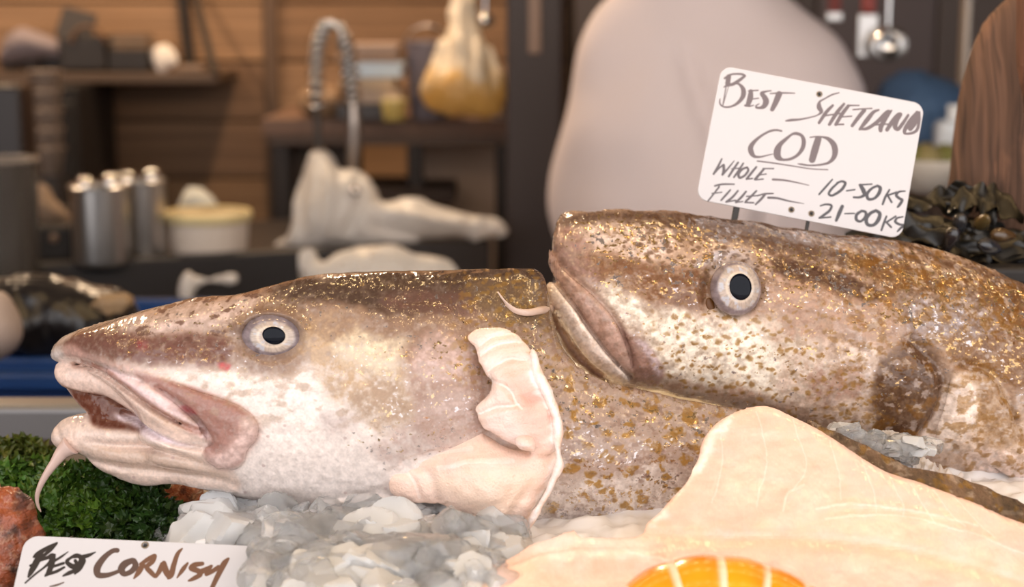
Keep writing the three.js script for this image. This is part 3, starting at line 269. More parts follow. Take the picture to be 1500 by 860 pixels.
// ---------------------------------------------------------------- bench and clutter to the right of the worker
{ const p = P(1400, 260, 2.3), y = p.y, g = thing('side_bench', 'dark side bench carrying the blue cloth and bowls', 'bench', new THREE.Vector3(1.09, 0, p.z)); part('top', rbox(1.0, 0.04, 0.6, 0.005, 0, y - 0.02, 0), std(0x5c4a3c, 0.5), g); for (const sx of [-0.46, 0.46]) for (const sz of [-0.26, 0.26]) part('leg', rbox(0.05, y - 0.04, 0.05, 0.004, sx, (y - 0.04) / 2, sz), darkMat, g); part('front', rbox(0.9, 0.5, 0.02, 0.004, 0, y - 0.3, 0.27), std(0x4a3a32, 0.6), g);
  const put = (px, d) => { const q = P(px, 250, d); return new THREE.Vector3(q.x, y, q.z); };
  { const t = thing('white_bowl', 'white enamel bowl of green herbs beside the driftwood', 'bowl', put(1360, 2.12)); part('bowl', lathe([[0.001, 0], [0.03, 0], [0.055, 0.03], [0.062, 0.045], [0.058, 0.045], [0.05, 0.03], [0.001, 0.006]], 32), phy(0xd6cfc6, 0.35), t); for (let k = 0; k < 7; k++) part('herb', new THREE.IcosahedronGeometry(0.018, 1).translate(Math.cos(k * 2.4) * 0.03, 0.045, Math.sin(k * 2.4) * 0.03), std(k % 2 ? 0x6f6f3a : 0x8a7f55, 0.7), t); }
  { const t = thing('clear_pack', 'shiny clear pack standing behind the white bowl', 'pack', put(1398, 2.22)); part('body', rbox(0.06, 0.09, 0.04, 0.012, 0, 0.045, 0), phy(0xcfd6de, 0.12, { clearcoat: 1 }), t); part('cap', cyl(0.014, 0.014, 0.02, 18, 0, 0.09, 0), phy(0xe9eef2, 0.2), t); }
  lump('blue_cloth', 'blue cloth heaped behind the price sign', 'cloth', 2.4, [[1285, 258], [1284, 170], [1290, 132], [1312, 112], [1345, 108], [1385, 118], [1412, 140], [1410, 175], [1380, 205], [1370, 258]], std(0x3f5a7c, 0.75), { t: 80, cell: 6, amp: 9, freq: 60 });
  { const t = thing('steel_post', 'slim steel post behind the driftwood', 'post', new THREE.Vector3(P(1415, 60, 2.8).x, 0, P(1415, 60, 2.8).z)); part('tube', cyl(0.011, 0.011, 2.68, 16), std(0xa59a90, 0.35, { metalness: 0.6 }), t); part('flange', cyl(0.03, 0.03, 0.01, 20), steel, t); }
  { const t = thing('hanging_rail', 'dark rail with hooks above the blue cloth', 'rail', P(1280, -60, 2.5)); part('rail', bar(new THREE.Vector3(-0.2, 0, 0), new THREE.Vector3(0.3, 0, 0), 0.008), steel, t); for (const sx of [-0.19, 0.29]) part('bracket', bar(new THREE.Vector3(sx, 0, 0), new THREE.Vector3(sx, 0.06, -0.0), 0.006), steel, t); }
  { const t = thing('skimmer', 'shiny steel skimmer hanging from the rail', 'skimmer', P(1302, 66, 2.5)); part('bowl', new THREE.SphereGeometry(0.03, 24, 16, 0, Math.PI * 2, 0, Math.PI * 0.55).rotateX(-0.9), chrome, t); part('handle', cyl(0.005, 0.005, 0.13, 12, 0, 0.01, -0.01), chrome, t); part('hook', new THREE.TorusGeometry(0.008, 0.002, 8, 18).translate(0, 0.146, -0.01), chrome, t); }
  { const t = thing('red_scoop', 'red handled scoop hanging next to the skimmer', 'scoop', P(1272, 20, 2.52)); part('handle', rbox(0.022, 0.12, 0.014, 0.006, 0, 0.06, 0), std(0x8d3730, 0.5), t); part('blade', rbox(0.034, 0.07, 0.006, 0.003, 0, -0.035, 0), steel, t); }
  { const t = thing('red_strap', 'faded red strap hanging by the worker', 'strap', P(1222, 28, 2.55)); part('band', rbox(0.02, 0.12, 0.004, 0.0018, 0, 0.06, 0), std(0x7c3a36, 0.7), t); part('buckle', rbox(0.026, 0.014, 0.006, 0.002, 0, 0.004, 0), steel, t); } }

// ---------------------------------------------------------------- left clutter behind the tray
{ const p = onLevel(40, 522, 1.043), g = thing('blue_crate', 'blue plastic crate behind the fish counter', 'crate', new THREE.Vector3(p.x - 0.05, 0.83, p.z - 0.15)), h = 1.043 - 0.83, bl = phy(0x153a72, 0.4); part('front', rbox(0.62, h, 0.012, 0.004, 0, h / 2, 0.15), bl, g); part('back', rbox(0.62, h, 0.012, 0.004, 0, h / 2, -0.15), bl, g); for (const sx of [-0.304, 0.304]) part('side', rbox(0.012, h, 0.29, 0.004, sx, h / 2, 0), bl, g); part('floor', rbox(0.6, 0.01, 0.29, 0.003, 0, 0.006, 0), bl, g); part('rim', rbox(0.64, 0.018, 0.02, 0.005, 0, h - 0.02, 0.16), bl, g); for (const sx of [-0.25, 0.25]) for (const sz of [-0.1, 0.1]) part('foot', rbox(0.05, 0.83, 0.05, 0.005, sx, -0.415, sz), darkMat, g); }
lump('black_sack', 'crumpled black plastic sack heaped in the blue crate', 'sack', 1.48, [[-60, 520], [-50, 440], [0, 415], [60, 405], [130, 412], [185, 440], [200, 520], [100, 535]], phy(0x19171a, 0.3), { t: 55, cell: 4, amp: 10, freq: 32 });
lump('brown_scrap', 'dull brown scrap lying on the black sack', 'scrap', 1.40, [[130, 450], [150, 432], [180, 430], [192, 442], [180, 456], [150, 458]], std(0x8a7256, 0.6), { t: 10, cell: 2.5, amp: 4, freq: 16 });
lump('grey_stone', 'smooth grey rounded bundle at the crate end', 'bundle', 1.36, [[-40, 520], [-46, 470], [-20, 432], [6, 428], [24, 452], [32, 485], [22, 512], [-5, 530]], std(0xa3948f, 0.6), { t: 26, cell: 3, amp: 2, freq: 30 });
// ---------------------------------------------------------------- fish
const fineBump = bumpTex(1024, [[64, 0.35], [150, 0.4], [330, 0.3]], 11);      // repeats every 100 mm: small pits and folds of wet skin
const softBump = bumpTex(1024, [[14, 0.35], [36, 0.42], [84, 0.22]], 53); softBump.channel = 1; fineBump.channel = 1;
const wet = (map, o = {}) => new THREE.MeshPhysicalMaterial({ map, roughness: 0.13, ior: 1.45, bumpMap: fineBump, bumpScale: 0.0007, ...o });
const ring = (cx, cy, rx, ry, rot = 0, n = 14) => Array.from({ length: n }, (_, i) => { const a = i / n * 2 * Math.PI, x = rx * Math.cos(a), y = ry * Math.sin(a); return [cx + x * Math.cos(rot) - y * Math.sin(rot), cy + x * Math.sin(rot) + y * Math.cos(rot)]; });
// eyeball: pearly dome with iris print, dark pupil and clear bulging cornea; rx, ry in px at depth offset w
function fishEye(parent, d0, cx, cy, w, r, squash, pupil, tex, tilt) {
  const s = (d0 - w / 1000) / FPX, R = r * s, c = local(cx, cy, w, d0), pts = [];
  for (let i = 0; i <= 22; i++) { const a = i / 22 * Math.PI * 0.62; pts.push([Math.max(1e-5, R * Math.sin(a)), R * 0.62 * (Math.cos(a) - 0.42)]); }
  const dome = lathe(pts, 56); { const q = dome.attributes.position, uv = dome.attributes.uv; for (let i = 0; i < q.count; i++) uv.setXY(i, 0.5 + q.getX(i) / R * 0.5, 0.5 - q.getZ(i) / R * 0.5); }
  dome.rotateX(Math.PI / 2); dome.scale(1, squash, 1);
  const eye = part('eye', dome, phy(0xffffff, 0.18, { map: tex, clearcoat: 0.35, clearcoatRoughness: 0.05 }), parent); eye.position.copy(c); eye.rotation.set(tilt[0], tilt[1], tilt[2]); eye.userData.label = 'pearly white eye with a dark pupil';
  const [ox, oy, pr, pq] = pupil, pp = []; for (let i = 0; i <= 10; i++) { const a = i / 10 * Math.PI / 2; pp.push([Math.max(1e-5, pr * s * Math.sin(a)), pr * s * 0.28 * Math.cos(a)]); }
  const pd = lathe(pp, 40); pd.rotateX(Math.PI / 2); pd.scale(1, pq, 1);
  const top = R * 0.62 * (Math.sqrt(Math.max(0, 1 - (ox * ox + oy * oy) / (r * r))) - 0.42);
  const p = part('pupil', pd, phy(0x0a0e18, 0.05, { specularIntensity: 0.35 }), eye); p.position.set(ox * s, -oy * s, top - 0.0006);
  return eye;
}
const eyeTex = (ring0, px, py) => dataTex(512, 512, (u, v) => { const x = u * 2 - 1, y = v * 2 - 1, r = Math.hypot(x, y), ri = Math.hypot(x - px, y - py), a = Math.atan2(y - py, x - px), n = fbm(x * 6 + 9, y * 6 + 9, 4, 5), f = n2(a * 14, ri * 5, 8); let c = [92 + 66 * n, 80 + 64 * n, 80 + 70 * n];
  const iris = 1 - sst(ring0 - 0.08, ring0 + 0.04, ri); c = mixc(c, [168 + 36 * f, 154 + 30 * f, 140 + 30 * f], iris * 0.9); c = mixc(c, [186, 190, 204], iris * sst(0.5, 0.75, n) * 0.8); c = mixc(c, [232, 214, 190], (1 - sst(0, 0.09, Math.abs(ri - ring0 * 0.62))) * 0.55); c = mixc(c, [150, 138, 138], sst(0.8, 1, r) * 0.4 * n); return c; });

// -------- whole cod with the gaping mouth
const d1 = 0.77, cod1 = modelGroup('cod', 'whole cod with gaping mouth and chin barbel, head over the parsley', 'fish', d1);
const box1 = [55, 375, 1500, 880], paint1 = [60, 380, 1130, 820];
const T1 = { skull: [[77, 522], [79, 511], [92, 495], [105, 488], [130, 479], [166, 469], [198, 459], [237, 448], [277, 440], [316, 434], [364, 428], [398, 419], [438, 409], [470, 403], [509, 399], [557, 397], [636, 396], [715, 393], [774, 394], [793, 399], [803, 416], [806, 446], [814, 482], [828, 516], [852, 546], [896, 569], [972, 583], [1050, 597], [1120, 610], [1240, 666], [1360, 735], [1430, 790], [1400, 828], [1280, 822], [1150, 812], [1000, 800], [900, 793], [800, 790], [740, 780], [650, 766], [560, 758], [480, 752], [424, 747], [378, 737], [310, 719], [270, 708], [232, 696], [214, 668], [222, 640], [214, 610], [188, 580], [150, 553], [110, 536], [82, 528]],
  jaw: [[75, 640], [80, 625], [90, 616], [106, 610], [130, 607], [158, 607], [180, 613], [210, 621], [240, 634], [272, 645], [306, 656], [335, 680], [350, 705], [345, 722], [310, 719], [260, 712], [215, 711], [173, 701], [145, 688], [120, 668], [100, 660], [84, 656], [76, 648]],
  upperLip: [[79, 544], [84, 532], [100, 530], [120, 531], [147, 537], [174, 551], [198, 565], [222, 583], [254, 604], [286, 621], [311, 633], [317, 644], [310, 651], [292, 651], [268, 646], [243, 634], [213, 617], [190, 600], [168, 587], [148, 579], [118, 574], [93, 567], [82, 556]],
  inner: [[90, 556], [118, 566], [150, 570], [180, 584], [212, 606], [226, 622], [214, 630], [190, 628], [165, 626], [145, 622], [131, 607], [110, 586]],
  membrane: [[150, 536], [185, 545], [222, 558], [255, 575], [285, 600], [308, 628], [312, 645], [290, 632], [255, 608], [222, 586], [190, 563], [160, 548]],
  maxilla: [[205, 543], [232, 548], [268, 559], [312, 575], [352, 592], [374, 609], [383, 626], [379, 643], [364, 660], [354, 679], [336, 688], [316, 683], [304, 668], [303, 655], [315, 645], [308, 630], [284, 601], [255, 577], [225, 560]],
  gill: [[470, 500], [520, 465], [590, 450], [650, 452], [700, 480], [718, 540], [716, 600], [711, 628], [692, 641], [660, 653], [628, 661], [588, 672], [570, 685], [563, 706], [530, 714], [500, 725], [472, 738], [440, 728], [425, 680], [430, 590]] };
const lipAt = (px) => lerp(10, 40, sst(80, 320, px)), k1 = (px) => lerp(2.2, 0.86, sst(80, 400, px)), ax1 = (px, py) => -soft(px - 620, 40) * 0.065 - soft(560 - py, 30) * 0.10 * sst(430, 760, px);
const g1 = sculpt({ d0: d1, cell: 0.95, box: box1, zr: [-118, 62], at: 36, paint: paint1, axis: ax1,
  pillows: [{ poly: T1.skull, k: k1 },
    { poly: T1.inner, w0: (px) => lerp(2, 16, sst(90, 230, px)), t: 6, at: (px) => lerp(3, 16, sst(90, 230, px)), r: 1.2 },
    { poly: T1.jaw, k: (px) => lerp(1.25, 0.75, sst(90, 320, px)), w0: (px) => lerp(2, 20, sst(80, 330, px)), at: (px) => lerp(3, 26, sst(76, 330, px)), r: 2.2 },
    { poly: T1.upperLip, w0: (px) => lerp(7, 37, sst(80, 320, px)), t: 6.5, at: (px) => lerp(8, 40, sst(80, 320, px)), r: 0.6 },
    { poly: T1.membrane, follow: 0, off: (px) => lerp(-2, 0, sst(160, 300, px)), t: 3, at: 32, r: 0.8 },
    { poly: T1.maxilla, follow: 0, off: (px) => lerp(-1.5, 1.5, sst(200, 350, px)), t: 4.5, at: 36, r: 1.2 },
    { poly: T1.gill, follow: 0, off: (px) => lerp(-5.5, 1.5, sst(440, 640, px)), t: 5, at: 42, r: 4 },
    { poly: [[470, 742], [500, 727], [530, 716], [566, 707], [590, 725], [640, 742], [650, 752], [600, 764], [540, 760], [495, 754]], w0: 26, t: 9, at: 30, r: 1.5 },
  ],
  strokes: [
    { pts: ring(398, 494, 51, 36, 0.06), closed: true, w: 3.2, h: 1.6 },
    { pts: [[352, 476], [366, 466], [388, 460], [415, 462], [440, 473], [450, 486]], w: 3.4, h: 3.6 },
    { pts: [[85, 527], [130, 529], [175, 540], [225, 553]], w: 1.6, h: -1.2, at: 20 },
    { pts: [[128, 646], [165, 652], [215, 656], [260, 666], [305, 684]], w: 1.7, h: -3.2, at: lipAt, fade: true }, { pts: [[110, 534], [147, 541], [198, 570], [254, 608], [302, 633]], w: 1.2, h: -2.6, at: lipAt }, { pts: [[178, 606], [213, 622], [243, 638], [268, 650], [296, 656]], w: 1.2, h: -2.8, at: lipAt }, { pts: [[178, 568], [222, 598], [262, 626], [296, 644]], w: 3.2, h: 1.4, at: lipAt, fade: true },
    { pts: [[118, 668], [160, 680], [220, 690], [290, 700], [345, 718]], w: 2.0, h: -2.6, at: lipAt, fade: true },
    { pts: [[105, 628], [160, 632], [220, 642], [285, 664], [318, 678]], w: 4, h: 2.2, at: lipAt, fade: true }, { pts: [[150, 664], [200, 672], [260, 684], [310, 700]], w: 3.5, h: 1.4, at: lipAt, fade: true },
    { pts: [[96, 650], [90, 640], [84, 628]], w: 1.8, h: -1.2, at: 8 },
    { pts: [[240, 566], [275, 592], [300, 622], [312, 648]], w: 1.4, h: -1.6, at: 38 },
    { pts: [[252, 582], [290, 603], [330, 625], [352, 650]], w: 3.5, h: -1.5, at: 38, fade: true },
    { pts: [[330, 690], [345, 720]], w: 2, h: -1, at: 34 },
    { pts: [[180, 478], [240, 470], [300, 466], [345, 470]], w: 5, h: 1.5, fade: true },
    { pts: [[400, 436], [470, 436], [540, 446], [590, 462]], w: 3, h: -0.7, fade: true },
    { pts: [[560, 440], [620, 420], [690, 408], [770, 408]], w: 3, h: 0.7, fade: true, at: 10 },
    { pts: [[470, 520], [520, 540], [575, 575], [600, 620]], w: 6, h: -1.2, fade: true },
    { pts: [[605, 520], [600, 560], [612, 600], [600, 650]], w: 5, h: 1.2, fade: true },
    { pts: [[780, 512], [830, 538], [900, 565], [1000, 590]], w: 4, h: 1.4, fade: true, at: 20 },
    { pts: [[640, 470], [700, 462], [760, 470], [800, 500]], w: 6, h: -1.6, fade: true, at: 20 },
  ],
  dents: [[398, 496, 46, 31, -6, -0.08]],
  noise: (x, y, z) => sst(-223, -204, x) * ((n3(x / 14 + 40, y / 14 + 40, z / 14 + 40) - 0.5) * 1.5 + (n3(x / 5 + 9, y / 5 + 40, z / 5 + 40) - 0.5) * 0.4 + (n3(x / 2.4 + 9, y / 2.4 + 40, z / 2.4 + 40) - 0.5) * 0.22) });
const spots = (px, py, sc, seed, lo, hi) => { const wx = (fbm(px / 9, py / 9, 2, seed + 9) - 0.5) * 0.7, wy = (fbm(px / 9, py / 9, 2, seed + 19) - 0.5) * 0.7, [d, id] = cells(px / sc + wx, py / (sc * 0.72) + wy, seed); return (1 - sst(lo * (0.4 + id * 0.8), hi * (0.4 + id * 0.8), d)) * (id > 0.2 ? 1 : 0); };
// outlines of parts that lie deeper or nearer than the flank, carried to the flank's scale
const pw = (poly, w, D, wp) => poly.map(([x, y]) => { const q = (D - (typeof w === 'function' ? w(x, y) : w)) / (D - wp); return [750 + (x - 750) * q, 430 + (y - 430) * q]; });
// silvery reflecting flecks in the skin, with gold and silver glints put into their colour: shared by the colour and the metalness of the same places; patches are [outline, softness, density]
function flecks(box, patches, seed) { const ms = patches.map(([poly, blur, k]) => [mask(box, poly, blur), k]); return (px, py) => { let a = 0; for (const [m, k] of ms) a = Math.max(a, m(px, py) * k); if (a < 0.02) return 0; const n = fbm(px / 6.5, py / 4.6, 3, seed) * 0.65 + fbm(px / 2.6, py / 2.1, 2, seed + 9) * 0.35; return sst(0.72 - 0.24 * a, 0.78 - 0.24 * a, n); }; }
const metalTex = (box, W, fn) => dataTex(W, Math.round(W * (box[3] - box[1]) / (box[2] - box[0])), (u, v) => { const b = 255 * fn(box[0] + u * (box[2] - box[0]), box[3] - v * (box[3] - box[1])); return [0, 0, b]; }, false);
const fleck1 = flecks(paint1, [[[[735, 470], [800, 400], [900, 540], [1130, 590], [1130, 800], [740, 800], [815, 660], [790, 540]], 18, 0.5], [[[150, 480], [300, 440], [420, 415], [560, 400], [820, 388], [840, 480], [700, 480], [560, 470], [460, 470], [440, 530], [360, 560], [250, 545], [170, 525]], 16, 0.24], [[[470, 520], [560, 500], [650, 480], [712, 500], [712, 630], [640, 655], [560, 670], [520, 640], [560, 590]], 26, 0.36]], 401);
const skin1 = skinTex(paint1, 1600, [224, 210, 203], [
  [[[70, 500], [160, 465], [300, 430], [480, 395], [830, 385], [1130, 560], [1130, 620], [840, 560], [740, 520], [680, 505], [600, 520], [520, 500], [470, 530], [420, 548], [360, 545], [300, 540], [180, 530], [80, 530]], 14, [138, 113, 98], 0.95, 8, 0.4],
  [[[380, 420], [480, 395], [820, 385], [860, 470], [800, 470], [700, 455], [560, 462], [480, 445], [420, 445]], 12, [74, 58, 50], 0.95, 7, 0.3],
  [[[165, 474], [240, 450], [330, 436], [372, 436], [352, 462], [300, 486], [220, 492], [180, 488]], 9, [198, 176, 168], 0.9, 6, 0.5],
  [[[80, 498], [110, 488], [170, 490], [240, 496], [320, 498], [345, 520], [330, 540], [250, 530], [160, 520], [90, 522]], 8, [108, 76, 68], 0.92, 6, 0.5],
  [[[76, 512], [90, 505], [130, 520], [200, 532], [260, 545], [210, 546], [140, 532], [80, 528]], 5, [198, 160, 148], 0.8, 4, 0.2],
  [[[200, 532], [280, 540], [345, 552], [420, 560], [520, 575], [640, 610], [700, 660], [560, 720], [440, 760], [300, 720], [380, 640], [370, 590], [290, 562]], 16, [230, 217, 210], 0.9, 12, 0.3],
  [[[420, 480], [520, 480], [600, 520], [620, 580], [560, 600], [490, 560], [440, 530]], 22, [178, 152, 126], 0.85, 14, 0.8],
  [[[498, 492], [560, 488], [605, 505], [590, 540], [540, 545], [505, 525]], 8, [222, 208, 184], 0.6, 10, 0.5],
  [[[590, 510], [660, 490], [712, 500], [716, 620], [650, 640], [600, 620], [610, 560]], 14, [150, 122, 108], 0.92, 9, 0.6],
  [[[620, 500], [670, 500], [690, 540], [650, 560], [615, 545]], 9, [196, 172, 166], 0.7, 7, 0.6],
  [[[600, 600], [690, 570], [706, 625], [640, 655], [575, 672], [540, 660]], 12, [180, 158, 150], 0.6, 9, 0.8],
  [[[530, 560], [590, 560], [600, 600], [560, 620], [520, 600]], 10, [158, 132, 110], 0.65, 10, 0.9],
  [[[470, 605], [520, 600], [530, 625], [480, 630]], 7, [188, 172, 166], 0.6, 8, 0.9],
  [[[560, 432], [640, 424], [700, 440], [690, 462], [610, 458], [555, 450]], 7, [112, 82, 74], 0.6, 5, 0.3],
  [[[680, 425], [760, 410], [830, 430], [850, 520], [790, 480], [720, 470]], 8, [112, 90, 68], 0.8, 6, 0.6],
  [[[770, 520], [900, 545], [1130, 600], [1130, 800], [740, 800], [800, 640]], 9, [172, 150, 138], 0.95, 6, 0.2],
  [[[760, 740], [900, 700], [1000, 690], [1000, 800], [740, 810]], 14, [214, 203, 197], 0.85, 8, 0.6],
  [pw(T1.jaw, (x) => lerp(5, 30, sst(76, 330, x)), 770, 36), 5, [224, 200, 186], 0.95, 1, 0.1],
  [[[96, 655], [150, 662], [230, 668], [300, 676], [330, 700], [260, 700], [170, 696], [120, 674]], 6, [186, 160, 142], 0.6, 4, 0.3],
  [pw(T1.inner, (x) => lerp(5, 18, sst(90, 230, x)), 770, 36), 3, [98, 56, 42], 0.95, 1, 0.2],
  [[[150, 612], [200, 618], [250, 636], [290, 652], [240, 646], [190, 632]], 3, [224, 208, 214], 0.8, 2, 0.2],
  [pw(T1.upperLip, (x) => lerp(10, 44, sst(80, 320, x)), 770, 36), 3, [223, 196, 182], 1, 1, 0.15],
  [[[210, 578], [250, 590], [290, 620], [270, 625], [230, 605]], 6, [180, 150, 128], 0.6, 4, 0.6],
  [T1.membrane, 3, [226, 198, 196], 1, 1, 0.1], [[[108, 530], [150, 537], [200, 564], [256, 602], [304, 630], [300, 637], [252, 611], [196, 574], [146, 545], [108, 538]], 2, [156, 112, 98], 0.7, 1, 0.4],  // last outline: groove shade and brownish skin edge painted along the upper lip
  [T1.maxilla, 3, [152, 112, 102], 1, 1, 0.3],
  [[[360, 612], [376, 612], [384, 628], [378, 646], [350, 680], [336, 690], [312, 684], [303, 666], [325, 664], [345, 645], [358, 630]], 7, [215, 186, 178], 0.9, 2, 0.3],
  [[[255, 590], [290, 604], [325, 628], [330, 640], [290, 612]], 3, [122, 86, 78], 0.6, 3, 0.5],
  [[[272, 592], [286, 594], [296, 604], [284, 602]], 2, [150, 48, 52], 0.6, 2, 0.3], [[[325, 533], [345, 536], [340, 543], [328, 541]], 2, [176, 70, 70], 0.7, 3, 0.4], [[[206, 502], [224, 504], [222, 511], [208, 510]], 3, [150, 62, 66], 0.6, 3, 0.4],
], (px, py, c, w1, w2, w3) => {
  // ochre marks on the flank
  const f = sst(785, 815, px + w1 * 20) * sst(530, 560, py - (px - 800) * 0.18) * (1 - sst(745, 790, py + w2 * 40)); if (f > 0) { c = mixc(c, [152, 110, 48], f * 0.8 * spots(px, py, 27, 4, 0.2, 0.42)); c = mixc(c, [120, 92, 78], f * 0.4 * sst(0.55, 0.75, fbm(px / 11, py / 7, 3, 31))); c = mixc(c, [212, 200, 196], f * 0.45 * sst(0.6, 0.8, fbm(px / 8, py / 6, 3, 61))); }
  const b = sst(640, 690, px) * (1 - sst(540, 580, py)); if (b > 0) c = mixc(c, [150, 112, 50], b * 0.5 * spots(px, py, 15, 24, 0.2, 0.5));
  // dark flecks over the forehead and pores on the cheek
  const fh = sst(160, 200, px) * (1 - sst(370, 420, px)) * (1 - sst(490, 510, py)); c = mixc(c, [92, 66, 56], fh * 0.75 * sst(0.56, 0.7, fbm(px / 12, py / 8, 4, 71)));
  const ck = sst(200, 300, px) * (1 - sst(560, 640, px)) * sst(520, 545, py) * (1 - sst(600, 640, py)); c = mixc(c, [160, 134, 112], ck * 0.5 * sst(0.5, 0.72, fbm(px / 18, py / 12, 5, 17)));
  const [sd9, si9] = cells(px / 46, py / 40, 77), sp = si9 > 0.6 ? 1 - sst(0.03, 0.08, sd9) : 0; c = mixc(c, [176, 148, 144], sp * 0.5 * sst(560, 640, py));
  const eyeb = 1 - sst(44, 74, Math.hypot((px - 398), (py - 494) * 1.35) + w1 * 30); c = mixc(c, [122, 98, 82], eyeb * 0.55 * (1 - sst(480, 505, py)));
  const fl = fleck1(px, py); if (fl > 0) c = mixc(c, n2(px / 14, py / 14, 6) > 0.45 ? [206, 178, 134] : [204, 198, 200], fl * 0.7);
  const k = 1 + w3 * 0.16 + (n2(px / 2.2, py / 2.2, 5) - 0.5) * 0.07; return [c[0] * k, c[1] * k, c[2] * k]; });
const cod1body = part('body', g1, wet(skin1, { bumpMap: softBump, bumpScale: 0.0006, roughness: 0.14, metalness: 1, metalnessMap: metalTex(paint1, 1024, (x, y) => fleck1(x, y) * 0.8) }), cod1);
fishEye(cod1, d1, 397, 495, 34, 51, 0.70, [8, -5, 17.5, 0.76], eyeTex(0.66, 0.1, 0.08), [0.05, -0.12, -0.06]);
part('barbel', taper([[104, 652], [92, 662], [80, 678], [68, 695], [58, 714], [54, 730], [56, 742], [60, 750]].map(([x, y], i) => local(x, y, 12 - i * 0.4, d1)), [5.2, 3.6, 2.4, 1.8, 1.4, 1.1, 0.8, 0.35].map((r) => r / 1000), 48, 12), phy(0xd9bdb2, 0.3, { clearcoat: 0.3 }), cod1).userData.label = 'pale tapering chin barbel';

// cut flesh showing behind the gill cover
const fleshTex = (box, W, base, tint, lines, seed) => { const cv = document.createElement('canvas'), w = Math.ceil(box[2] - box[0]), h = Math.ceil(box[3] - box[1]); cv.width = w * 2; cv.height = h * 2; const x = cv.getContext('2d'); x.fillStyle = '#000'; x.fillRect(0, 0, w * 2, h * 2); x.lineCap = 'round'; for (const [pts, lw, al] of lines) { x.strokeStyle = `rgba(255,255,255,${al})`; x.lineWidth = lw * 2; x.beginPath(); new THREE.CatmullRomCurve3(pts.map(([a, b]) => new THREE.Vector3(a, b, 0)), false, 'centripetal').getPoints(24).forEach((p, i) => x[i ? 'lineTo' : 'moveTo']((p.x - box[0]) * 2, (p.y - box[1]) * 2)); x.stroke(); } const d = x.getImageData(0, 0, w * 2, h * 2).data, ms = tint.map(([poly, blur, col, al]) => ({ f: mask(box, poly, blur), col, al }));
  return dataTex(W, Math.round(W * h / w), (u, v) => { const px = box[0] + u * (box[2] - box[0]), py = box[3] - v * (box[3] - box[1]), w1 = fbm(px / 30, py / 18, 4, seed) - 0.5, w2 = fbm(px / 30, py / 18, 4, seed + 30) - 0.5; let c = base; for (const m of ms) c = mixc(c, m.col, m.al * m.f(px + w1 * 26, py + w2 * 26)); const ix = clamp(Math.round((px + w1 * 7 - box[0]) * 2), 0, w * 2 - 1), iy = clamp(Math.round((py + w2 * 7 - box[1]) * 2), 0, h * 2 - 1); c = mixc(c, [255, 250, 246], d[(iy * w * 2 + ix) * 4] / 255 * 0.9); const k = 1 + w1 * 0.10 + (fbm(px / 40, (py + px * 0.12) / 6, 3, seed + 60) - 0.5) * 0.06 + (n2(px / 1.8, py / 1.8, seed) - 0.5) * 0.03; return [clamp(c[0] * k, 0, 255), clamp(c[1] * k * (1 - w2 * 0.05), 0, 255), clamp(c[2] * k * (1 - w2 * 0.1), 0, 255)]; }); };
const dF = 0.722, boxF = [540, 470, 850, 815];
const flapPoly = [[687, 495], [697, 484], [726, 481], [754, 490], [772, 506], [782, 520], [788, 544], [801, 572], [813, 600], [820, 632], [818, 660], [792, 668], [765, 662], [740, 652], [715, 637], [702, 618], [697, 600], [702, 588], [712, 576], [714, 553], [708, 540], [702, 528], [698, 511]];
const lumpPoly = [[556, 730], [562, 716], [564, 690], [578, 668], [610, 652], [656, 638], [700, 632], [760, 655], [812, 645], [820, 664], [820, 684], [805, 711], [783, 748], [764, 786], [752, 797], [735, 785], [720, 782], [700, 770], [675, 755], [651, 749], [624, 742], [586, 741], [563, 740]];
const skinEdge = [[778, 512], [786, 516], [794, 545], [808, 572], [820, 600], [826, 632], [822, 656], [827, 682], [812, 712], [790, 750], [772, 786], [760, 800], [752, 798], [768, 772], [788, 735], [804, 700], [811, 676], [810, 640], [806, 610], [794, 580], [782, 548]];
const flakes = [[[700, 508], [723, 495], [752, 491]], [[703, 522], [731, 507], [762, 503]], [[712, 545], [740, 530], [772, 528]], [[711, 558], [743, 570], [756, 590], [764, 600]], [[699, 610], [727, 598], [760, 594]], [[700, 590], [720, 566], [716, 550]]];
const gF = sculpt({ d0: dF, cell: 0.8, box: boxF, zr: [-42, 24], at: 8, sym: false, axis: (px, py) => -soft(560 - py, 20) * 0.16 - soft(py - 740, 20) * 0.10 - soft(690 - px, 20) * 0.04,
  pillows: [{ poly: flapPoly, t: 8, w0: 0 }, { poly: lumpPoly, t: 12, w0: (px, py) => lerp(-15, -3, sst(560, 740, px)) - soft(690 - py, 8) * 0.14, r: 2.5 }, { poly: skinEdge, t: 3.2, w0: 5, r: 1.2 }, { poly: [[757, 640], [768, 636], [780, 640], [780, 660], [768, 663], [756, 658]], t: 4, w0: 9, r: 1.2 }, { poly: [[575, 700], [600, 690], [640, 688], [630, 715], [650, 735], [600, 738], [570, 728]], t: 4, w0: -6, r: 4 }],
  strokes: [...flakes.map((pts) => ({ pts, w: 1.4, h: -2.0, fade: true })), { pts: [[716, 640], [742, 655], [772, 664]], w: 2, h: -3.4 }, { pts: [[575, 690], [600, 705], [612, 735]], w: 1.6, h: -1.2 }, { pts: [[585, 685], [625, 700], [640, 738]], w: 2, h: -1 }, { pts: [[640, 690], [690, 678], [750, 676]], w: 2.5, h: 1.4, fade: true }, { pts: [[700, 755], [735, 740], [760, 705]], w: 3, h: -1.6, fade: true }, { pts: [[735, 782], [752, 750], [775, 715]], w: 2.2, h: -1.8, fade: true }, { pts: [[755, 560], [775, 580], [790, 610]], w: 5, h: -1.8, fade: true }],
  noise: (x, y, z) => (n3(x / 9 + 40, y / 9 + 40, z / 9 + 40) - 0.5) * 2.2 + (n3(x / 3.5 + 9, y / 3.5 + 40, z / 3 + 40) - 0.5) * 0.6 });
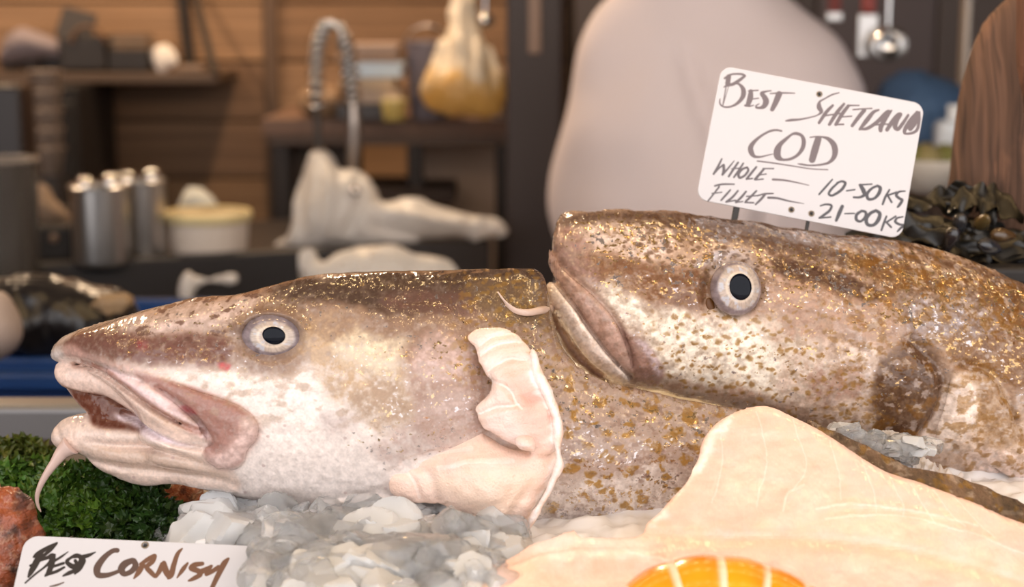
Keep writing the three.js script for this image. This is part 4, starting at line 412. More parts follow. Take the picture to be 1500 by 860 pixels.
const fleshMap = fleshTex(boxF, 1024, [236, 206, 190], [[flapPoly, 8, [236, 212, 202], 1], [[[735, 540], [770, 535], [800, 590], [812, 640], [780, 650], [755, 610]], 14, [234, 182, 166], 0.8], [[[760, 575], [785, 570], [792, 592], [770, 600]], 6, [220, 140, 124], 0.5], [[[700, 760], [740, 770], [760, 790], [735, 790], [715, 785]], 8, [232, 172, 152], 0.85], [[[620, 700], [720, 690], [780, 700], [740, 760], [680, 745]], 18, [238, 210, 188], 0.8], [skinEdge, 3, [244, 232, 228], 0.95]], [...flakes.map((p) => [p, 3, 0.45]), [[[575, 690], [600, 705], [612, 735]], 5, 0.25], [[[640, 690], [690, 678], [750, 676]], 7, 0.25], [[[590, 680], [630, 672], [690, 660]], 5, 0.25]], 200);
const flesh = part('cut_flesh', gF, wet(fleshMap, { roughness: 0.14, bumpScale: 0.0004 }), cod1); flesh.position.z = d1 - dF; flesh.userData.label = 'pale pink cut flesh behind the gill cover';
rebase(cod1);

// -------- whole cod with the closed mouth, lying behind on top of the first
const d2 = 0.838, cod2 = modelGroup('cod', 'whole cod with closed mouth under the shetland cod price sign', 'fish', d2);
const box2 = [780, 285, 1860, 780], paint2 = [785, 290, 1560, 740];
const T2 = { body: [[805, 340], [813, 328], [823, 315], [836, 309], [885, 306], [926, 304], [989, 308], [1045, 313], [1100, 321], [1170, 331], [1240, 341], [1323, 351], [1379, 364], [1425, 378], [1472, 397], [1530, 425], [1620, 478], [1720, 540], [1800, 592], [1835, 640], [1800, 690], [1700, 728], [1560, 745], [1420, 730], [1310, 694], [1225, 652], [1160, 626], [1100, 607], [1040, 592], [985, 578], [950, 572], [905, 564], [881, 556], [852, 539], [834, 520], [818, 496], [809, 468], [797, 438], [796, 426], [802, 414], [810, 406], [806, 392], [803, 367]],
  maxilla: [[903, 476], [925, 490], [945, 505], [961, 522], [973, 541], [974, 558], [967, 571], [942, 569], [930, 560], [927, 536], [920, 510]],
  lowerLip: [[797, 432], [800, 417], [809, 409], [820, 424], [840, 450], [858, 476], [880, 505], [905, 534], [922, 552], [918, 562], [900, 560], [875, 545], [848, 516], [826, 485], [808, 455]],
  upperLip: [[804, 366], [809, 356], [816, 370], [825, 387], [845, 410], [868, 430], [893, 457], [909, 485], [920, 513], [926, 545], [915, 545], [890, 520], [866, 488], [846, 456], [826, 428], [811, 404], [804, 376]],
  gill: [[1110, 500], [1150, 455], [1220, 430], [1300, 440], [1352, 495], [1384, 545], [1384, 595], [1368, 632], [1310, 655], [1225, 642], [1150, 606], [1112, 560]],
  pectoral: [[1372, 640], [1380, 600], [1392, 560], [1415, 540], [1445, 545], [1475, 570], [1500, 610], [1530, 660], [1560, 700], [1520, 715], [1470, 690], [1430, 668], [1395, 660]] };
const ax2 = (px, py) => -(px - 1000) * 0.03 - soft(400 - py, 22) * 0.22;
const g2 = sculpt({ d0: d2, cell: 1.0, box: box2, zr: [-100, 76], at: 40, paint: paint2, axis: ax2,
  pillows: [{ poly: T2.body, k: (px) => lerp(1.15, 0.82, sst(810, 1050, px)) },
    { poly: T2.upperLip, follow: 0, off: 0, t: 4.5, at: 26, r: 0.8 }, { poly: T2.lowerLip, follow: 0, off: 1.5, t: 6.5, at: 24, r: 0.8 }, { poly: T2.maxilla, follow: 0, off: -1, t: 3.2, at: 33, r: 1.2 },
    { poly: T2.gill, follow: 0, off: (px) => lerp(-6, 0.5, sst(1120, 1350, px)), t: 6, at: 48, r: 5 },
    { poly: T2.pectoral, follow: 0, off: (px) => lerp(0, 6, sst(1400, 1480, px)), t: 8, at: 46, r: 3.5 }],
  strokes: [
    { pts: [[814, 330], [811, 360], [822, 385], [843, 409], [867, 430], [892, 457], [909, 485], [920, 513], [926, 536]], w: 1.3, h: -2.2, at: 26 },
    { pts: [[811, 409], [824, 427], [843, 452], [862, 480], [884, 510], [908, 537], [922, 552]], w: 1.2, h: -3.0, at: 22 },
    { pts: [[812, 458], [832, 496], [858, 530], [893, 557]], w: 1.8, h: -2.2, at: 20 },
    { pts: [[930, 500], [948, 530], [955, 560]], w: 2.4, h: -1.4, at: 34, fade: true },
    { pts: ring(1079, 421, 44, 47), closed: true, w: 3, h: 0.8 }, { pts: [[1036, 452], [1034, 425], [1042, 398]], w: 2.4, h: -2.4 },
    { pts: [[1018, 386], [1040, 372], [1072, 364], [1104, 369], [1132, 384], [1160, 398]], w: 4, h: 2.6, fade: true },
    { pts: ring(948, 357, 6, 5), closed: true, w: 1.2, h: 0.9 },
    { pts: [[870, 405], [905, 428], [960, 450], [1010, 470]], w: 5, h: 1.4, fade: true }, { pts: [[880, 430], [915, 455], [935, 490]], w: 4, h: -1.2, fade: true },
    { pts: [[1130, 382], [1180, 396], [1240, 412], [1290, 440]], w: 5, h: -1.6, fade: true }, { pts: [[1150, 350], [1230, 366], [1320, 384], [1400, 410]], w: 4, h: 1.2, fade: true, at: 20 },
    { pts: [[1340, 500], [1384, 545], [1388, 590], [1372, 638]], w: 4, h: -5 }, { pts: [[1420, 535], [1460, 548], [1485, 580], [1495, 620]], w: 2.6, h: -2.6 },
    { pts: [[1430, 610], [1470, 650], [1530, 700]], w: 2, h: -1.2 }, { pts: [[1420, 640], [1460, 672], [1510, 706]], w: 2, h: -1 },
    { pts: [[985, 520], [1000, 550], [1010, 580]], w: 5, h: 1.2, fade: true } ],
  dents: [[1078, 422, 42, 44, -6]],
  noise: (x, y, z) => (n3(x / 13 + 40, y / 13 + 40, z / 13 + 40) - 0.5) * 2.0 + (n3(x / 4.5 + 9, y / 4.5 + 40, z / 4.5 + 40) - 0.5) * 0.7 + (n3(x / 2.6 + 9, y / 2.6 + 40, z / 2.6 + 40) - 0.5) * 0.3 });
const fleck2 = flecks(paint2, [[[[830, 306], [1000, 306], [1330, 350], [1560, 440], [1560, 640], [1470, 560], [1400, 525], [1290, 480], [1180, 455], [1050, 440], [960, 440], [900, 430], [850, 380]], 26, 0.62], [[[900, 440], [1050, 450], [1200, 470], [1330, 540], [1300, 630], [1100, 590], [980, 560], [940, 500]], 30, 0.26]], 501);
const skin2 = skinTex(paint2, 1408, [182, 156, 138], [
  [[[805, 320], [840, 305], [1000, 303], [1330, 345], [1560, 440], [1560, 500], [1400, 420], [1200, 380], [1000, 345], [850, 330]], 10, [96, 76, 66], 0.9, 6, 0.5],
  [[[855, 330], [960, 325], [990, 350], [970, 378], [900, 375], [860, 360]], 12, [218, 198, 190], 0.95, 8, 0.6],
  [[[860, 370], [950, 385], [1035, 395], [1030, 450], [970, 470], [900, 440], [862, 405]], 12, [122, 88, 66], 0.9, 9, 0.6],
  [[[815, 330], [850, 335], [870, 380], [880, 420], [840, 400], [820, 370]], 8, [150, 120, 112], 0.7, 7, 0.6],
  [[[868, 408], [900, 425], [960, 455], [1030, 470], [1120, 470], [1190, 490], [1230, 560], [1180, 600], [1060, 590], [985, 575], [965, 530], [930, 480], [890, 450]], 16, [242, 232, 216], 1, 11, 0.35],
  [[[985, 560], [1100, 575], [1200, 610], [1240, 640], [1100, 610], [980, 582]], 8, [168, 138, 118], 0.8, 7, 0.5],
  [[[1110, 400], [1230, 400], [1330, 450], [1320, 520], [1200, 520], [1130, 480]], 22, [164, 132, 112], 0.75, 14, 0.6],
  [[[1150, 520], [1280, 500], [1330, 560], [1300, 640], [1220, 630], [1150, 590]], 18, [206, 184, 168], 0.85, 12, 0.7],
  [[[1190, 540], [1250, 530], [1260, 580], [1200, 590]], 10, [160, 128, 112], 0.7, 10, 0.7],
  [[[1290, 540], [1330, 500], [1380, 520], [1390, 580], [1375, 640], [1300, 640]], 9, [88, 62, 44], 0.95, 8, 0.3],  // gill shadow and dark pigment painted together into the skin colour
  [[[1260, 330], [1400, 370], [1560, 440], [1560, 620], [1480, 560], [1400, 520], [1330, 460], [1280, 400]], 16, [116, 80, 48], 0.9, 10, 0.6],
  [[[1130, 380], [1200, 385], [1300, 430], [1290, 445], [1200, 415], [1140, 400]], 6, [74, 52, 42], 0.9, 5, 0.3],
  [[[1160, 330], [1300, 348], [1420, 385], [1480, 410], [1400, 395], [1260, 365]], 6, [198, 176, 164], 0.6, 7, 0.8],
  [[[1320, 440], [1440, 430], [1480, 480], [1400, 500], [1330, 490]], 10, [156, 146, 150], 0.6, 9, 0.9],
  [T2.pectoral, 6, [214, 190, 172], 0.95, 5, 0.3],
  [[[1405, 550], [1440, 545], [1480, 580], [1500, 640], [1450, 650], [1425, 600]], 8, [150, 118, 86], 0.75, 8, 0.8],
  [[[1366, 650], [1384, 596], [1402, 556], [1430, 566], [1420, 640], [1400, 668]], 6, [236, 218, 206], 0.9, 3, 0.2],
  [[[1430, 660], [1500, 670], [1560, 710], [1560, 740], [1450, 700]], 8, [226, 204, 194], 0.9, 4, 0.2],
  [[[794, 436], [822, 485], [850, 525], [900, 562], [870, 565], [826, 522], [800, 470]], 5, [140, 108, 92], 0.9, 2, 0.4],
  [pw(T2.upperLip, 26, 838, 40), 3, [182, 150, 136], 1, 1, 0.4], [pw(T2.lowerLip, 22, 838, 40), 3, [240, 222, 208], 1, 0.5, 0.1],
  [T2.maxilla, 3, [150, 118, 106], 1, 2, 0.3], [[[930, 495], [950, 505], [972, 540], [968, 556], [950, 525]], 3, [200, 184, 188], 0.7, 2, 0.3],
  [[[1016, 390], [1045, 372], [1080, 362], [1110, 370], [1080, 372], [1040, 388]], 4, [186, 176, 178], 0.8, 3, 0.4],
], (px, py, c, w1, w2, w3) => {
  const fh = (1 - sst(380, 420, py - (px - 1000) * 0.12 + w2 * 30)) * sst(870, 930, px); if (fh > 0) c = mixc(c, [102, 76, 58], fh * 0.7 * spots(px, py, 11, 54, 0.25, 0.55));
  const ck = sst(930, 990, px) * sst(430, 460, py) * (1 - sst(1270, 1330, px)); if (ck > 0) c = mixc(c, [150, 112, 62], ck * 0.8 * spots(px, py, 17, 64, 0.12, 0.4));
  const bd = sst(1180, 1280, px); if (bd > 0) { c = mixc(c, [128, 84, 30], bd * 0.55 * sst(0.52, 0.66, fbm(px / 15, py / 12, 4, 88))); c = mixc(c, [206, 194, 192], bd * 0.5 * sst(0.6, 0.74, fbm(px / 12, py / 9, 4, 98))); }
  const o = sst(0.5, 0.64, fbm(px / 10, py / 8, 4, 44)); c = mixc(c, [c[0] * 0.78, c[1] * 0.72, c[2] * 0.66], o * 0.4);
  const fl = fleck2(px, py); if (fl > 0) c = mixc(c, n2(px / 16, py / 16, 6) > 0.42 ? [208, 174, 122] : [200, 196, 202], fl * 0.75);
  const k = 1 + w3 * 0.22 + (n2(px / 2.2, py / 2.2, 5) - 0.5) * 0.09; return [c[0] * k, c[1] * k, c[2] * k]; });
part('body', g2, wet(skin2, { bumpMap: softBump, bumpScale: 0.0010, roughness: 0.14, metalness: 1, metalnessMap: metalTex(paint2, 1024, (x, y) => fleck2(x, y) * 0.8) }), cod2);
fishEye(cod2, d2, 1080, 422, 41, 38, 1.07, [2, -1, 16.5, 1.18], eyeTex(0.84, 0.04, 0.02), [-0.05, 0.1, 0.1]);
{ const m = part('eye_fleck', new THREE.SphereGeometry(1, 22, 16).scale(0.0022, 0.0042, 0.0012), phy(0x5a3406, 0.5), cod2), f = g2.userData.front(1044, 448, 45) ?? local(1044, 448, 45, d2); m.position.copy(f); m.rotation.z = 0.25; m.userData.label = 'small brown oval fleck beside the eye'; }
part('barbel', taper([[808, 452], [790, 455], [771, 458], [755, 455], [743, 446], [735, 436], [729, 427]].map(([x, y], i) => { const q = g1.userData.front(x, y, 22), onBack = q ? (d2 - d1) * 1000 + q.z * 1000 + 2.5 : 22; return local(x, y, [18, onBack, onBack, onBack, onBack, onBack, onBack][i], d2); }), [2.2, 2.0, 1.7, 1.4, 1.0, 0.6, 0.25].map((r) => r / 1000), 40, 12), phy(0xcdb3a4, 0.3, { clearcoat: 0.3 }), cod2).userData.label = 'pale tapering chin barbel';
rebase(cod2);

// -------- skinned-side-down fillet draped over the flank
const d3 = 0.70, fillet = modelGroup('cod_fillet', 'large pale pink cod fillet draped over the spotted flank', 'fillet', d3);
const box3 = [640, 590, 1660, 1010], tilt3 = (px, py) => -44 + (py - 606) * 0.36;
const filletPoly = [[676, 870], [684, 848], [704, 824], [745, 804], [795, 781], [850, 771], [900, 772], [928, 769], [958, 750], [1002, 710], [1030, 682], [1044, 653], [1070, 630], [1108, 612], [1140, 606], [1168, 613], [1212, 636], [1262, 667], [1312, 696], [1362, 715], [1430, 740], [1500, 766], [1600, 812], [1630, 880], [1560, 960], [1300, 985], [1000, 975], [780, 950], [690, 910]];
const seam = [[850, 778], [940, 776], [1060, 778], [1140, 778], [1210, 782], [1300, 792], [1390, 812], [1480, 838], [1560, 870]];
const myo = [[[1070, 632], [1062, 690], [1040, 735]], [[1130, 615], [1132, 675], [1105, 740]], [[1185, 625], [1188, 690], [1160, 720]], [[1235, 655], [1236, 700], [1228, 730]], [[1277, 680], [1280, 720], [1276, 745]], [[1310, 698], [1318, 735], [1312, 750]], [[1340, 712], [1352, 745], [1360, 760]], [[1372, 722], [1388, 752], [1400, 765]], [[1402, 732], [1425, 765], [1440, 780]], [[1180, 712], [1150, 725], [1140, 745]], [[1190, 740], [1250, 735], [1340, 745], [1420, 765]], [[1200, 755], [1280, 748], [1380, 765], [1480, 800]], [[900, 790], [980, 805], [1100, 815]], [[1220, 840], [1330, 850], [1450, 880]]];
const g3 = sculpt({ d0: d3, cell: 1.0, box: box3, zr: [-52, 112], at: 4, sym: false, axis: tilt3, pillows: [{ poly: filletPoly, t: 11, w0: 0 }, { poly: [[690, 860], [720, 825], [800, 795], [900, 790], [1060, 790], [1210, 795], [1300, 806], [1400, 830], [1520, 880], [1450, 960], [1000, 960], [740, 930]], t: 9, w0: 6, r: 4 }],
  strokes: [{ pts: seam, w: 2.2, h: -2.2 }, ...myo.map((pts, i) => ({ pts, w: 1.5, h: i < 9 ? -0.55 : 0.9, fade: true })), { pts: [[1005, 706], [1032, 682], [1046, 654], [1072, 630], [1110, 612]], w: 2, h: 1.6, fade: true }, { pts: [[1000, 770], [1100, 758], [1200, 748]], w: 5, h: 1.5, fade: true }],
  noise: (x, y, z) => (n3(x / 22 + 40, y / 12 + 40, 4) - 0.5) * 2.0 + (n3(x / 10 + 9, (y + x * 0.12) / 5 + 40, 7) - 0.5) * 0.8 });
const filletMap = fleshTex(box3, 1536, [247, 206, 190], [[[[680, 840], [760, 810], [860, 830], [760, 870]], 20, [246, 206, 182], 0.7], [[[880, 770], [1060, 768], [1210, 772], [1400, 800], [1500, 840], [1400, 830], [1200, 796], [1000, 790]], 12, [246, 204, 178], 0.75], [[[1190, 740], [1300, 735], [1420, 760], [1320, 770], [1220, 765]], 14, [247, 212, 186], 0.6], [[[790, 783], [900, 776], [960, 790], [880, 800], [800, 798]], 7, [250, 236, 226], 0.8], [[[925, 772], [960, 748], [1004, 708], [1030, 682], [1044, 652], [1072, 628], [1112, 610], [1080, 632], [1052, 660], [1038, 686], [1008, 714], [965, 756]], 3, [252, 242, 236], 0.9]], myo.map((p, i) => [p, i < 9 ? 2.2 : 3, i < 9 ? 0.3 : 0.35]), 300);
const fil = part('flesh', g3, wet(filletMap, { roughness: 0.2, bumpMap: softBump, bumpScale: 0.0006 }), fillet);
const g3s = sculpt({ d0: d3, cell: 1.2, box: [1190, 600, 1660, 880], zr: [-62, 40], sym: false, axis: (px, py) => tilt3(px, py) - 7, pillows: [{ poly: [[1205, 628], [1232, 634], [1262, 648], [1300, 668], [1350, 690], [1420, 705], [1500, 738], [1600, 785], [1620, 830], [1500, 800], [1400, 770], [1300, 720], [1230, 670]], t: 5 }], noise: (x, y, z) => (n3(x / 6, y / 6, 3) - 0.5) * 1.2 });
const skin3 = skinTex([1190, 600, 1660, 880], 768, [112, 88, 70], [], (px, py, c, w1, w2, w3) => { const k = 0.85 + w1 * 0.7 + w3 * 0.4; c = mixc(c, [176, 156, 140], sst(0.55, 0.7, fbm(px / 16, py / 7, 3, 40)) * 0.6); c = mixc(c, [134, 96, 40], 0.7 * spots(px, py, 20, 14, 0.3, 0.5)); return c.map((x) => x * k); });
part('skin', g3s, wet(skin3), fillet).userData.label = 'dark mottled skin under the fillet edge';
rebase(fillet);
// ---------------------------------------------------------------- counter tray, ice
const BED = 1.113;
{ const g = thing('display_tray', 'wide grey metal display tray with dark liner under the ice', 'tray', new THREE.Vector3(0.1, 0.98, -0.79)); part('liner', rbox(2.0, 0.02, 0.5, 0.004, 0, 0.077, 0), std(0x2a1414, 0.5), g); part('rim', rbox(2.04, 0.108, 0.03, 0.006, 0, 0.056, -0.262), std(0x767577, 0.35, { metalness: 0.3 }), g); part('rim', rbox(2.04, 0.108, 0.03, 0.006, 0, 0.056, 0.262), std(0x767577, 0.35, { metalness: 0.3 }), g); for (const sx of [-1.005, 1.005]) part('rim', rbox(0.03, 0.108, 0.494, 0.006, sx, 0.056, 0), std(0x767577, 0.35, { metalness: 0.3 }), g); }
{ const g = thing('counter_stand', 'plain dark stand carrying the display tray', 'stand', new THREE.Vector3(0.1, 0, -0.79)); part('body', rbox(1.96, 0.93, 0.5, 0.01, 0, 0.515, 0), std(0x3a3432, 0.7), g); part('plinth', rbox(1.9, 0.05, 0.46, 0.005, 0, 0.025, 0), black, g); }
const bedH = (x, z) => { const mound = 0.034 * Math.exp(-(((x - 0.20) / 0.24) ** 2) - (((z + 0.93) / 0.09) ** 2)); const left = sst(-0.175, -0.145, x + (fbm(x * 30 + 40, z * 30 + 40, 2, 3) - 0.5) * 0.03); const well = sst(-0.108, -0.12, x) * sst(-0.69, -0.675, z) * 0.035; const heap = 0.008 * Math.exp(-(((x + 0.06) / 0.06) ** 2) - (((z + 0.68) / 0.05) ** 2)); return 1.068 + left * (BED - 1.068 - 0.001 + mound + heap + (fbm(x * 60 + 50, z * 60 + 50, 3, 9) - 0.5) * 0.010 + Math.abs(n2(x * 140 + 90, z * 140 + 90, 4) - 0.5) * 0.008 - well); };
{ const nx = 300, nz = 150, x0 = -0.2, x1 = 1.0, z0 = -1.03, z1 = -0.55, pos = [], idx = []; for (let j = 0; j <= nz; j++) for (let i = 0; i <= nx; i++) { const x = lerp(x0, x1, i / nx), z = lerp(z0, z1, j / nz); pos.push(x, bedH(x, z), z); } const W = nx + 1; for (let j = 0; j < nz; j++) for (let i = 0; i < nx; i++) { const a = j * W + i; idx.push(a, a + W, a + 1, a + 1, a + W, a + W + 1); } const base = pos.length / 3; const edge = []; for (let i = 0; i <= nx; i++) edge.push(i); for (let j = 1; j <= nz; j++) edge.push(j * W + nx); for (let i = nx - 1; i >= 0; i--) edge.push(nz * W + i); for (let j = nz - 1; j > 0; j--) edge.push(j * W); edge.forEach((e) => pos.push(pos[e * 3], 1.0675, pos[e * 3 + 2])); edge.forEach((e, k) => { const k2 = (k + 1) % edge.length; idx.push(e, edge[k2], base + k, edge[k2], base + k2, base + k); });
  const g = new THREE.BufferGeometry(); g.setAttribute('position', new THREE.Float32BufferAttribute(pos, 3)); g.setIndex(idx); g.computeVertexNormals(); single('crushed_ice', g, phy(0xf6f4f4, 0.3, { clearcoat: 0.5, clearcoatRoughness: 0.15 }), 'bed of crushed ice filling the display tray', 'ice', null, 'stuff'); }
const chipGeo = Array.from({ length: 12 }, (_, s) => { const r = rng(100 + s), pl = []; for (let i = 0; i < 9; i++) pl.push([new THREE.Vector3(r() - 0.5, r() - 0.5, r() - 0.5).normalize(), 0.3 + 0.25 * r()]); pl.push([new THREE.Vector3(0, 1, 0.2).normalize(), 0.18 + 0.12 * r()], [new THREE.Vector3(0.2, -1, 0).normalize(), 0.18 + 0.12 * r()]); const g = new THREE.IcosahedronGeometry(1, 7), p = g.attributes.position, n = new Float32Array(p.count * 3), v = new THREE.Vector3();
  for (let i = 0; i < p.count; i++) { v.fromBufferAttribute(p, i).normalize(); let m = 0.62; for (const [nn, d] of pl) { const c = nn.dot(v); if (c > 0.05) m = smin(m, d / c, 0.005); } m *= 1 + 0.04 * (n3(v.x * 4 + 9, v.y * 4 + 9, v.z * 4 + s * 9) - 0.5); p.setXYZ(i, v.x * m, v.y * m, v.z * m); } g.deleteAttribute('uv'); g.deleteAttribute('normal'); return toCreasedNormals(mergeVertices(g, 1e-4).toNonIndexed(), 0.35); });
const iceMat = phy(0xffffff, 0.1, { transmission: 0.85, thickness: 0.01, ior: 1.31 }), iceMat2 = phy(0xffffff, 0.22, { transmission: 0.5, thickness: 0.01, ior: 1.31 });
{ const r = rng(7); const chip = (p, s, label, group) => { const m = single('ice_chip', chipGeo[Math.floor(r() * 12)], r() < 0.6 ? iceMat : iceMat2, label, 'ice chip', group); m.position.copy(p); m.scale.setScalar(s); m.rotation.set((r() - 0.5) * 1.5, r() * 6, (r() - 0.5) * 1.5); };
  for (let k = 0; k < 300; k++) { const px = 262 + r() * 480, py = lerp(736, 768, sst(300, 480, px)) - 16 * sst(560, 640, px) + r() * 124, p = onLevel(px, py, BED); if (px < 405 && py > 795) continue; p.y = bedH(p.x, p.z) + (r() - 0.6) * 0.003; chip(p, r() < 0.35 ? 0.008 + 0.006 * r() : 0.014 + 0.016 * r(), 'irregular clear chip of ice lying on the ice bed below the gaping cod', 'ice chips below the gaping cod'); }
  for (let k = 0; k < 46; k++) { const t = r(), px = 1228 + t * 140 + r() * 10, py = lerp(634, 660, t) + r() * (10 + 34 * t) - 8, p = P(px, py, 0.772 + r() * 0.012); chip(p, 0.006 + 0.007 * r(), 'small clear chip of ice wedged against the belly of the closed mouth cod', 'ice chips under the closed mouth cod'); } }
{ const nx = 90, nz = 24, pos = [], idx = []; for (let j = 0; j <= nz; j++) for (let i = 0; i <= nx; i++) { const t = i / nx, s = j / nz, p = P(lerp(1215, 1420, t), lerp(636, 705, t) + s * 60 - 12 * Math.sin(Math.PI * t), lerp(0.80, 0.745, s)); pos.push(p.x + (fbm(i * 0.6, j * 0.6, 2, 2) - 0.5) * 0.003, p.y + (fbm(i * 0.5, j * 0.5, 3, 3) - 0.5) * 0.008, p.z); } const W = nx + 1; for (let j = 0; j < nz; j++) for (let i = 0; i < nx; i++) { const a = j * W + i; idx.push(a, a + W, a + 1, a + 1, a + W, a + W + 1); } const n = pos.length / 3; for (let k = 0; k < n; k++) pos.push(pos[k * 3], pos[k * 3 + 1] - 0.03, pos[k * 3 + 2] - 0.008); for (let j = 0; j < nz; j++) for (let i = 0; i < nx; i++) { const a = n + j * W + i; idx.push(a, a + 1, a + W, a + 1, a + W + 1, a + W); } const g = new THREE.BufferGeometry(); g.setAttribute('position', new THREE.Float32BufferAttribute(pos, 3)); g.setIndex(idx); g.computeVertexNormals(); single('ice_heap', g, phy(0xe3dcda, 0.3, { clearcoat: 0.4 }), 'small heap of wet crushed ice between fillet and closed mouth cod', 'ice', null, 'stuff'); }

// ---------------------------------------------------------------- price cards
function brush(x, col, list, ox, oy, sc, bold = 1.04) { x.strokeStyle = col; x.fillStyle = col; x.lineCap = 'round'; x.lineJoin = 'round'; for (const st of list) { const q = st.length > 2 ? new THREE.CatmullRomCurve3(st.map(([a, b, w]) => new THREE.Vector3(a, b, w)), false, 'centripetal').getPoints(st.length * 10) : st.map(([a, b, w]) => new THREE.Vector3(a, b, w)); for (let i = 0; i < q.length - 1; i++) { x.lineWidth = (q[i].z + q[i + 1].z) / 2 / sc * bold; x.beginPath(); x.moveTo(ox + q[i].x / sc, oy + q[i].y / sc); x.lineTo(ox + q[i + 1].x / sc, oy + q[i + 1].y / sc); x.stroke(); } } }
// card from three corner points; u0, v0 vectors in photo pixels give the writing its place
function card(name, label, TL, TR, BL, pTL, pTR, pBL, holes, draw, bend, feet) {
  const ux = TR.clone().sub(TL), vy = BL.clone().sub(TL), w = ux.length(), h = vy.length(), g = thing(name, label, 'sign', TL.clone().add(TR).multiplyScalar(0.5).add(vy)); const X = ux.clone().normalize(), Z = X.clone().cross(vy.clone().negate()).normalize(), Y = Z.clone().cross(X); g.quaternion.setFromRotationMatrix(new THREE.Matrix4().makeBasis(X, Y, Z));
  const r = 0.0062, s = new THREE.Shape(); s.moveTo(-w / 2 + r, 0); s.lineTo(w / 2 - r, 0); s.absarc(w / 2 - r, r, r, -Math.PI / 2, 0); s.lineTo(w / 2, h - r); s.absarc(w / 2 - r, h - r, r, 0, Math.PI / 2); s.lineTo(-w / 2 + r, h); s.absarc(-w / 2 + r, h - r, r, Math.PI / 2, Math.PI); s.lineTo(-w / 2, r); s.absarc(-w / 2 + r, r, r, Math.PI, Math.PI * 1.5);
  const det = (pTR[0] - pTL[0]) * (pBL[1] - pTL[1]) - (pTR[1] - pTL[1]) * (pBL[0] - pTL[0]), toUV = (px, py) => { const dx = px - pTL[0], dy = py - pTL[1]; return [(dx * (pBL[1] - pTL[1]) - dy * (pBL[0] - pTL[0])) / det, (dy * (pTR[0] - pTL[0]) - dx * (pTR[1] - pTL[1])) / det]; };
  for (const [px, py] of holes) { const [a, b] = toUV(px, py), hp = new THREE.Path(); hp.absarc((a - 0.5) * w, (1 - b) * h, 0.00125, 0, Math.PI * 2, true); s.holes.push(hp); }
  const eg = new THREE.ExtrudeGeometry(s, { depth: 0.0008, bevelEnabled: true, bevelSize: 0.0002, bevelThickness: 0.0002, bevelSegments: 2, curveSegments: 10 }), q = eg.attributes.position, uv = eg.attributes.uv; for (let i = 0; i < q.count; i++) { const x = q.getX(i), y = q.getY(i); uv.setXY(i, x / w + 0.5, y / h); } eg.translate(0, 0, -0.001);
  const W = 1408, H = Math.round(W * h / w), cv = document.createElement('canvas'); cv.width = W; cv.height = H; const x = cv.getContext('2d'); x.fillStyle = '#cac8cc'; x.fillRect(0, 0, W, H); const ia = [(pBL[1] - pTL[1]) / det, -(pTR[1] - pTL[1]) / det, -(pBL[0] - pTL[0]) / det, (pTR[0] - pTL[0]) / det]; x.setTransform(ia[0] * W, ia[1] * H, ia[2] * W, ia[3] * H, -(ia[0] * pTL[0] + ia[2] * pTL[1]) * W, -(ia[1] * pTL[0] + ia[3] * pTL[1]) * H); draw(x);
  const t = new THREE.CanvasTexture(cv); t.colorSpace = THREE.SRGBColorSpace; t.magFilter = THREE.LinearFilter; part('card', eg, phy(0xffffff, 0.42, { map: t }), g); for (const [px, py] of holes) { const [a, b] = toUV(px, py); part('hole_grommet', new THREE.TorusGeometry(0.0014, 0.00032, 8, 20).translate((a - 0.5) * w, (1 - b) * h, 0.0001), std(0x8d7d68, 0.4, { metalness: 0.5 }), g); part('hole_plug', new THREE.CylinderGeometry(0.0012, 0.0012, 0.0004, 14).rotateX(Math.PI / 2).translate((a - 0.5) * w, (1 - b) * h, -0.0011), std(0x2b2724, 0.6), g); }
  for (const [a, l, k] of feet) part('spike', rbox(k, l, 0.0014, 0.0006, (a - 0.5) * w, -l / 2 + 0.004, -0.0018), std(0x24201f, 0.5), g); return g; }
